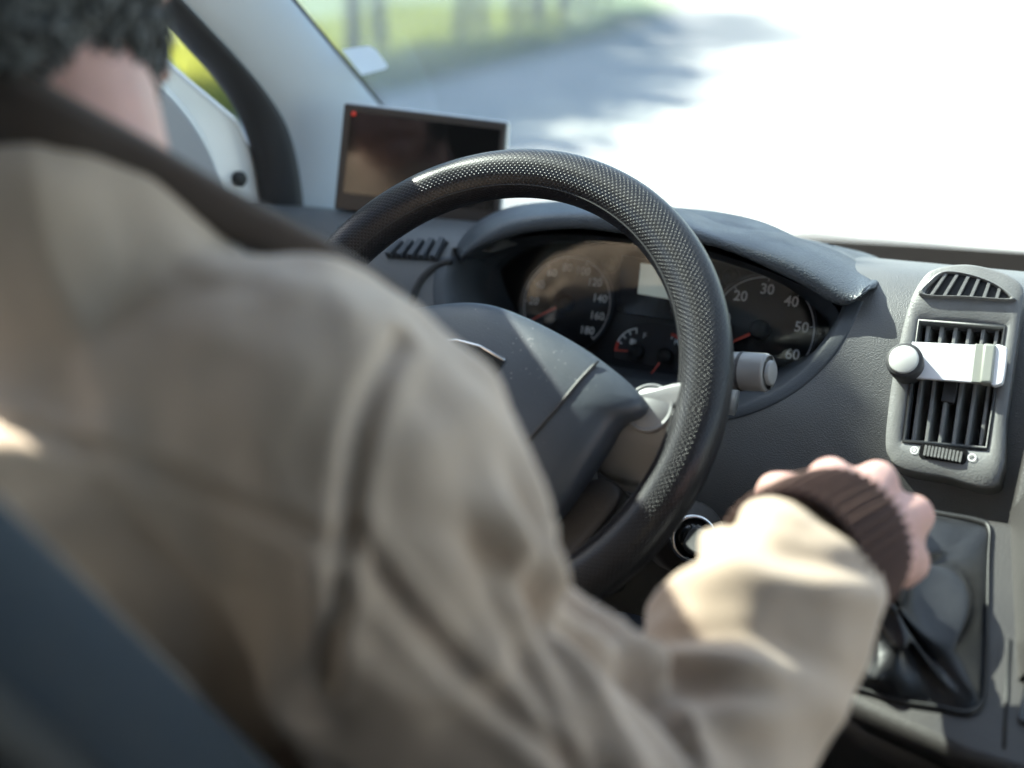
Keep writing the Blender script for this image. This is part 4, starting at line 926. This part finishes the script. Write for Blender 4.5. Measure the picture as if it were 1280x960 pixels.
def angle_about(P, q, ax, ref):
    ax = np.array(ax)/np.linalg.norm(ax); ref = np.array(ref)-ax*(np.array(ref)@ax); ref /= np.linalg.norm(ref); bi = np.cross(ax, ref)
    r = P-q; return np.arctan2(r@bi, r@ref)
disp = np.zeros(len(jv))
def ridge(x, w): return np.exp(-(x/w)**2)
for A, B, C in ((SH, EL, C1), (SHl, ELl, WRl)):
    s1, d1, q1 = seg_param(jv, A, B); s2, d2, q2 = seg_param(jv, B, C)
    LA = (Vector(B)-Vector(A)).length; LB = (Vector(C)-Vector(B)).length
    up = d1 < d2
    # forearm: spiral folds gathering towards the cuff
    th = angle_about(jv, q2, np.array(C)-np.array(B), (0, 0, 1)); m2 = ((~up) & (d2 < .13)).astype(float)*ss(s2, .0, .03)
    for s0, amp, w_, k, ph_ in ((.035, .008, .013, .030, .2), (.075, .010, .013, .036, .7), (.112, .010, .012, .032, 1.3), (.148, .009, .011, .028, .6), (.180, .008, .010, .022, 1.8), (.205, .006, .008, .012, 2.5)):
        sx_ = s2-(s0+k*np.sin(th-ph_)+.008*np.sin(2*th+s0*60)); msk = .45+.55*np.cos(th-ph_+.9+s0*6)
        disp += m2*amp*(ridge(sx_, w_)-.6*ridge(sx_-.017, w_*.8))*np.clip(msk, 0, 1)
    # upper arm: long diagonal drag folds from shoulder to elbow
    th = angle_about(jv, q1, np.array(B)-np.array(A), (0, 0, 1)); m1 = (up & (d1 < .15)).astype(float)*ss(s1, .02, .08)
    for th0, amp, w_, k in ((-.2, .009, .12, 5.0), (.9, .010, .14, -6.0), (2.0, .008, .13, 4.5), (-1.3, .010, .12, 6.5), (-2.4, .009, .13, -5.0), (-.8, .007, .10, -4.0), (.35, .007, .09, 3.0)):
        dth = np.arctan2(np.sin(th-th0-k*s1), np.cos(th-th0-k*s1)); disp += m1*amp*(ridge(dth, w_)-.7*ridge(dth-.25, w_*.8))
    disp += ridge(np.where(up, LA-s1, s2)-.01, .02)*.004*np.sin(th*3)*((d1 < .13) | (d2 < .13))
for i in range(len(jv)):
    p = Vector(jv[i]); disp[i] += .006*(noise.noise(Vector((p.x*9, p.y*9, p.z*5)))) + .0055*noise.noise(Vector((p.x*22+3, p.y*22, p.z*9)))+.002*noise.noise(Vector((p.x*45+3, p.y*45, p.z*25)))
    rg_ = 1-abs(noise.noise(Vector((p.x*11+p.z*6, p.y*11+7, p.z*5-p.x*4)))); disp[i] += .010*max(0, rg_-.72)/.28*(.5+.5*noise.noise(Vector((p.x*5, p.y*5+9, p.z*5))))
jv2 = jv+jn*disp[:, None]
bvh = BVHTree.FromPolygons([Vector(p) for p in jv2], jf)
for bx_, by_, am, wd_ in ((34, 580, .036, .025), (4, 622, .030, .016)):       # rucked cloth where the back meets the seat
    h_ = bvh.ray_cast(Vector((0, 0, 0)), ray(bx_, by_).normalized())[0]
    if h_ is not None:
        q_ = jv2-np.array(h_); dd_ = np.sqrt((q_[:, 0]/1.8)**2+q_[:, 1]**2+(q_[:, 2]*1.15)**2); jv2 = jv2+np.array((.25, -.85, .35))*(am*ridge(dd_, wd_))[:, None]
bvh = BVHTree.FromPolygons([Vector(p) for p in jv2], jf)
def hit(px, py):
    d = ray(px, py).normalized(); h = bvh.ray_cast(Vector((0, 0, 0)), d); return h[0]
seams = [[(-30, 520), (60, 545), (150, 575), (250, 610), (330, 645), (415, 682)], [(500, 425), (470, 480), (448, 540), (436, 610), (428, 680), (418, 760), (405, 850)],
         [(436, 660), (480, 730), (530, 790), (590, 850), (660, 910), (720, 965)]]
for sm in seams:
    pts = [hit(p.x, p.y) for p in spl([(x, y, 0) for x, y in sm], 30)]; pts = [np.array(p) for p in pts if p is not None]
    if len(pts) < 3: continue
    dmin = np.full(len(jv2), 9.)
    for a, b in zip(pts[:-1], pts[1:]):
        if np.linalg.norm(a-b) > .06: continue
        dmin = np.minimum(dmin, seg_param(jv2, a, b)[1])
    jv2 = jv2-jn*(ridge(dmin, .0045)*.005-ridge(dmin-.010, .005)*.0022)[:, None]
jk = mk('jacket', jv2, jf, 'jacket', person)
jk['label'] = 'creased beige cotton jacket'
# --- collar: brown corduroy, standing round the neck and running down the right front
ctr_ = [at(-120, 85, .68), at(-40, 125, .655), at(60, 165, .655), at(170, 210, .675), at(280, 265, .70), at(380, 316, .73), at(450, 352, .755), at(500, 378, .77)]
cp = spl(ctr_, 60); rg = []
for i, p in enumerate(cp):
    u = i/59; tn = (cp[min(i+1, 59)]-cp[max(i-1, 0)]).normalized(); vw = p.normalized(); upv = tn.cross(vw).normalized()
    if upv.z < 0: upv = -upv
    hw = (.0255*(1-u)+.007*u)*(.9+.1*math.sin(u*9)); th_ = .016*(1-u)+.006*u
    r = []
    for j, s in enumerate(np.linspace(0, 2*math.pi, 37)[:-1]):
        rb = 1+.03*math.cos(12*s); r.append(p+upv*hw*rb*math.copysign(abs(math.cos(s))**.7, math.cos(s))+vw*th_*rb*math.sin(s))
    rg.append(r)
MB().loft(rg).mk('collar', 'collar', person)
# --- ribbed cuffs
def cuff(a, b, r0, r1, name='cuff'):
    ax = (b-a).normalized(); x = Vector((0, 0, 1)); x = (x-ax*x.dot(ax)).normalized(); y = ax.cross(x); rg = []; N = 44*7
    for u in np.linspace(0, 1, 16):
        r = r0+(r1-r0)*u+.003*math.sin(math.pi*u)
        if u > .9: r -= .004*((u-.9)/.1)**2
        rg.append([a+(b-a)*u+(x*math.cos(t)+y*math.sin(t))*(r+.0024*math.cos(44*t)) for t in np.linspace(0, 2*math.pi, N+1)[:-1]])
    for u in (1.0, .9, .5):
        rg.append([a+(b-a)*u+(x*math.cos(t)+y*math.sin(t))*(r1-.009) for t in np.linspace(0, 2*math.pi, N+1)[:-1]])
    MB().loft(rg, True, False).mk(name, 'cuff', person)
cuff(C1-(C2-C1)*.35, C2, .0435, .0415)
cuff(WRl-(WRl-ELl)*.2, WRl+(WRl-ELl)*.03, .041, .038)
# --- body: head, neck, trunk, arms, hands in one skin
bb = MB()
HD = Vector((-.600, .560, .005))
def ell(mb, c, rx, ry, rz, n=24, m=16): mb.loft([[Vector((c[0]+rx*math.cos(t)*math.cos(a), c[1]+ry*math.sin(t)*math.cos(a), c[2]+rz*math.sin(a))) for t in np.linspace(0, 2*math.pi, n+1)[:-1]] for a in np.linspace(-1.55, 1.55, m)])
ell(bb, HD+Vector((0, -.012, .03)), .076, .095, .088); ell(bb, HD+Vector((0, .03, -.045)), .058, .068, .072)
bb.tube([HD+Vector((0, .085, .01)), HD+Vector((0, .112, -.022)), HD+Vector((0, .10, -.034))], [.009, .015, .013], 10, rounded=True)   # nose
for s in (-1, 1):
    bb.tube([HD+Vector((s*.074, .0, .018)), HD+Vector((s*.086, -.014, .012)), HD+Vector((s*.084, -.012, -.012)), HD+Vector((s*.074, .004, -.034))], [.008, .010, .009, .007], 8, rounded=True)   # ears
    bb.tube([HD+Vector((s*.05, .085, .028)), HD+Vector((s*.02, .098, .026))], [.010, .009], 8, rounded=True)     # brow
bb.tube([HD+Vector((-.022, .092, -.062)), HD+Vector((.022, .092, -.062))], [.008, .008], 8, rounded=True)        # lips
bb.tube([HD+Vector((0, .078, -.096)), HD+Vector((0, .07, -.105))], [.020, .018], 10, rounded=True)             # chin
bb.tube(spl([HD+Vector((0, -.015, -.02)), NK+Vector((0, .012, .035)), NK+Vector((0, .008, -.06))], 8), [.060, .060, .058, .057, .056, .054, .052, .05], 20)
bb.loft([ering((-.54, .65, -.72), .145, .10), ering((-.54, .625, -.5), .15, .10), ering((-.54, .585, -.36), .155, .09), ering((-.54, .525, -.28), .13, .075), ering((-.54, .525, -.22), .06, .05)])
arm(bb, [Vector((-.48, .52, -.25)), SH+Vector((-.01, 0, -.01)), (SH*.5+EL*.5)+Vector((-.030, -.010, 0)), EL, (EL+C1)/2, C1, C2], [.05, .048, .040, .040, .036, .032, .030])
arm(bb, [Vector((-.6, .52, -.25)), SHl, ELl, WRl], [.05, .052, .042, .028])
def hand(mb, wr, Ks, f_, palm, thumb, curl=1.0, sc=1.0):
    h_ = (Ks[3]-Ks[0]).normalized()
    # palm as a flattened bundle
    for i, k in enumerate(Ks):
        st_ = wr+h_*(-.020+.0135*i)
        mb.tube(spl([st_, st_*.5+k*.5-palm*.004, k], 6), [.021, .0205, .0195, .0185, .017, .015], 12, rounded=True)
    for k0, k1 in zip(Ks[:-1], Ks[1:]): mb.tube([k0+palm*.004-f_*.006, k1+palm*.004-f_*.006], .0135, 12, rounded=True)
    lens = ((.042, .025, .020), (.046, .029, .021), (.043, .027, .020), (.034, .021, .018)); rad = (.0110, .0114, .0110, .0098)
    for i, k in enumerate(Ks):
        p0 = k+palm*.002; d1 = (f_*.62+palm*.78).normalized(); d2 = (palm*.90-f_*.44).normalized(); d3 = (palm*.15-f_*.95).normalized()
        p1 = p0+d1*lens[i][0]*sc; p2 = p1+d2*lens[i][1]*sc; p3 = p2+d3*lens[i][2]*sc
        mb.tube([p0, p0*.5+p1*.5, p1, p1*.5+p2*.5, p2, p3], [rad[i]*1.18, rad[i]*1.0, rad[i]*1.06, rad[i]*.92, rad[i]*.94, rad[i]*.8], 12, rounded=True)
    t0 = wr+(Ks[0]-wr)*.25-h_*.018; t1 = t0+(f_*.5-h_*.45+palm*.62).normalized()*.040; t2 = t1+(f_*.75+palm*.55+h_*.15).normalized()*.030; t3 = t2+(f_*.55+palm*.45+h_*.55).normalized()*.024
    mb.tube([t0, t1, t2, t3], [.0175, .0128, .0112, .0088], 12, rounded=True)
Kp = [at(1038, 599, .895), at(1096, 603, .905), at(1140, 645, .908), at(1134, 702, .890)]
hp = (Kp[3]-Kp[0]).normalized(); fp = Vector((0, 1, -.05)); fp = (fp-hp*fp.dot(hp)).normalized(); pl = fp.cross(hp).normalized(); pl = pl if pl.z < 0 else -pl
hand(bb, C2+Vector((-.002, .004, -.002)), Kp, fp, pl, None)
Kl = [HLf+Vector((.01, .01, .028)), HLf+Vector((.004, .016, .008)), HLf+Vector((-.002, .014, -.012)), HLf+Vector((-.006, .008, -.030))]
fl = Vector((.55, .83, 0)).normalized(); hl = (Kl[3]-Kl[0]).normalized(); fl = (fl-hl*fl.dot(hl)).normalized(); pll = fl.cross(hl).normalized(); pll = pll if pll.x > 0 else -pll
hand(bb, WRl, Kl, fl, pll, None)
for s in (-1, 1):
    arm(bb, [(-.54+s*.09, .58, -.70), (-.54+s*.11, .80, -.60), (-.54+s*.12, 1.0, -.60), (-.54+s*.10, 1.12, -.85), (-.54+s*.10, 1.2, -1.04)], [.08, .075, .058, .05, .036])
    bb.tube([(-.54+s*.10, 1.17, -1.045), (-.54+s*.11, 1.32, -1.05)], [.036, .03], 12, rounded=True)
bv, bn, bf = blend(bb, .0032, 4)
body = mk('body', bv, bf, 'skin', person)
# --- eyes
for s in (-1, 1): MB().lathe(HD+Vector((s*.032, .078, .008)), (0, 1, 0), [(0, -.012), (.009, -.008), (.0125, 0), (.009, .008), (0, .0125)], 16).mk('eye', mat('eye', (.7, .7, .68), .2), person)
# --- trousers and shoes
tb = MB(); tb.loft([ering((-.54, .60, -.76), .18, .15), ering((-.54, .58, -.68), .18, .15), ering((-.54, .57, -.6), .165, .13)])
for s in (-1, 1): arm(tb, [(-.54+s*.09, .58, -.70), (-.54+s*.11, .80, -.60), (-.54+s*.12, 1.0, -.60), (-.54+s*.10, 1.12, -.85), (-.54+s*.10, 1.19, -1.0)], [.10, .092, .078, .07, .062])
tv, tn_, tf = blend(tb, .01, 6); mk('trousers', tv, tf, 'denim', person)
for s in (-1, 1): MB().tube(spl([(-.54+s*.10, 1.14, -1.04), (-.54+s*.105, 1.24, -1.045), (-.54+s*.115, 1.36, -1.055)], 8), [.042, .048, .05, .05, .05, .048, .044, .034], 16, rounded=True).mk('shoe', 'black', person)
# --- hair: cap of curls
hb = MB(); rnd = random.Random(5)
ell(hb, HD+Vector((0, -.022, .038)), .080, .096, .088, 32, 20); ell(hb, HD+Vector((0, -.052, -.030)), .070, .054, .072, 24, 16); ell(hb, HD+Vector((.050, -.028, -.028)), .040, .058, .074, 24, 16)
cnt = 0
while cnt < 3200:
    d = Vector((rnd.gauss(0, 1), rnd.gauss(0, 1), rnd.gauss(0, 1))).normalized()
    if d.z < -.62 or (d.y > .35 and d.z < .45) or (abs(d.x) > .55 and d.z < -.28 and d.y > -.25): continue
    c = HD+Vector((0, -.020, .036))+Vector((d.x*.080, d.y*.098, d.z*.090))
    if rnd.random() < .4: d = Vector((rnd.gauss(0, .6), -abs(rnd.gauss(0, 1))-.2, rnd.gauss(-.1, .5))).normalized(); c = HD+Vector((.012, -.052, -.030))+Vector((d.x*.082, d.y*.056, d.z*.074))
    if rnd.random() < .25: d = Vector((abs(rnd.gauss(0, 1))+.2, rnd.gauss(-.3, .7), rnd.gauss(-.1, .7))).normalized(); c = HD+Vector((.050, -.028, -.028))+Vector((d.x*.042, d.y*.060, d.z*.076))
    t = d.orthogonal().normalized(); b_ = d.cross(t); a0 = rnd.uniform(0, 6.28); r = rnd.uniform(.005, .012)
    pts = [c+d*(.004+.010*u+.003*math.sin(a0+5*u))+(t*math.cos(a0+u*4.6)+b_*math.sin(a0+u*4.6))*r for u in np.linspace(0, 1, 6)]
    hb.tube(pts, [.0016, .0019, .0019, .0016, .0012, .0004], 5); cnt += 1
hb.mk('hair', 'hair', person)['label'] = 'short dark grey curly hair'
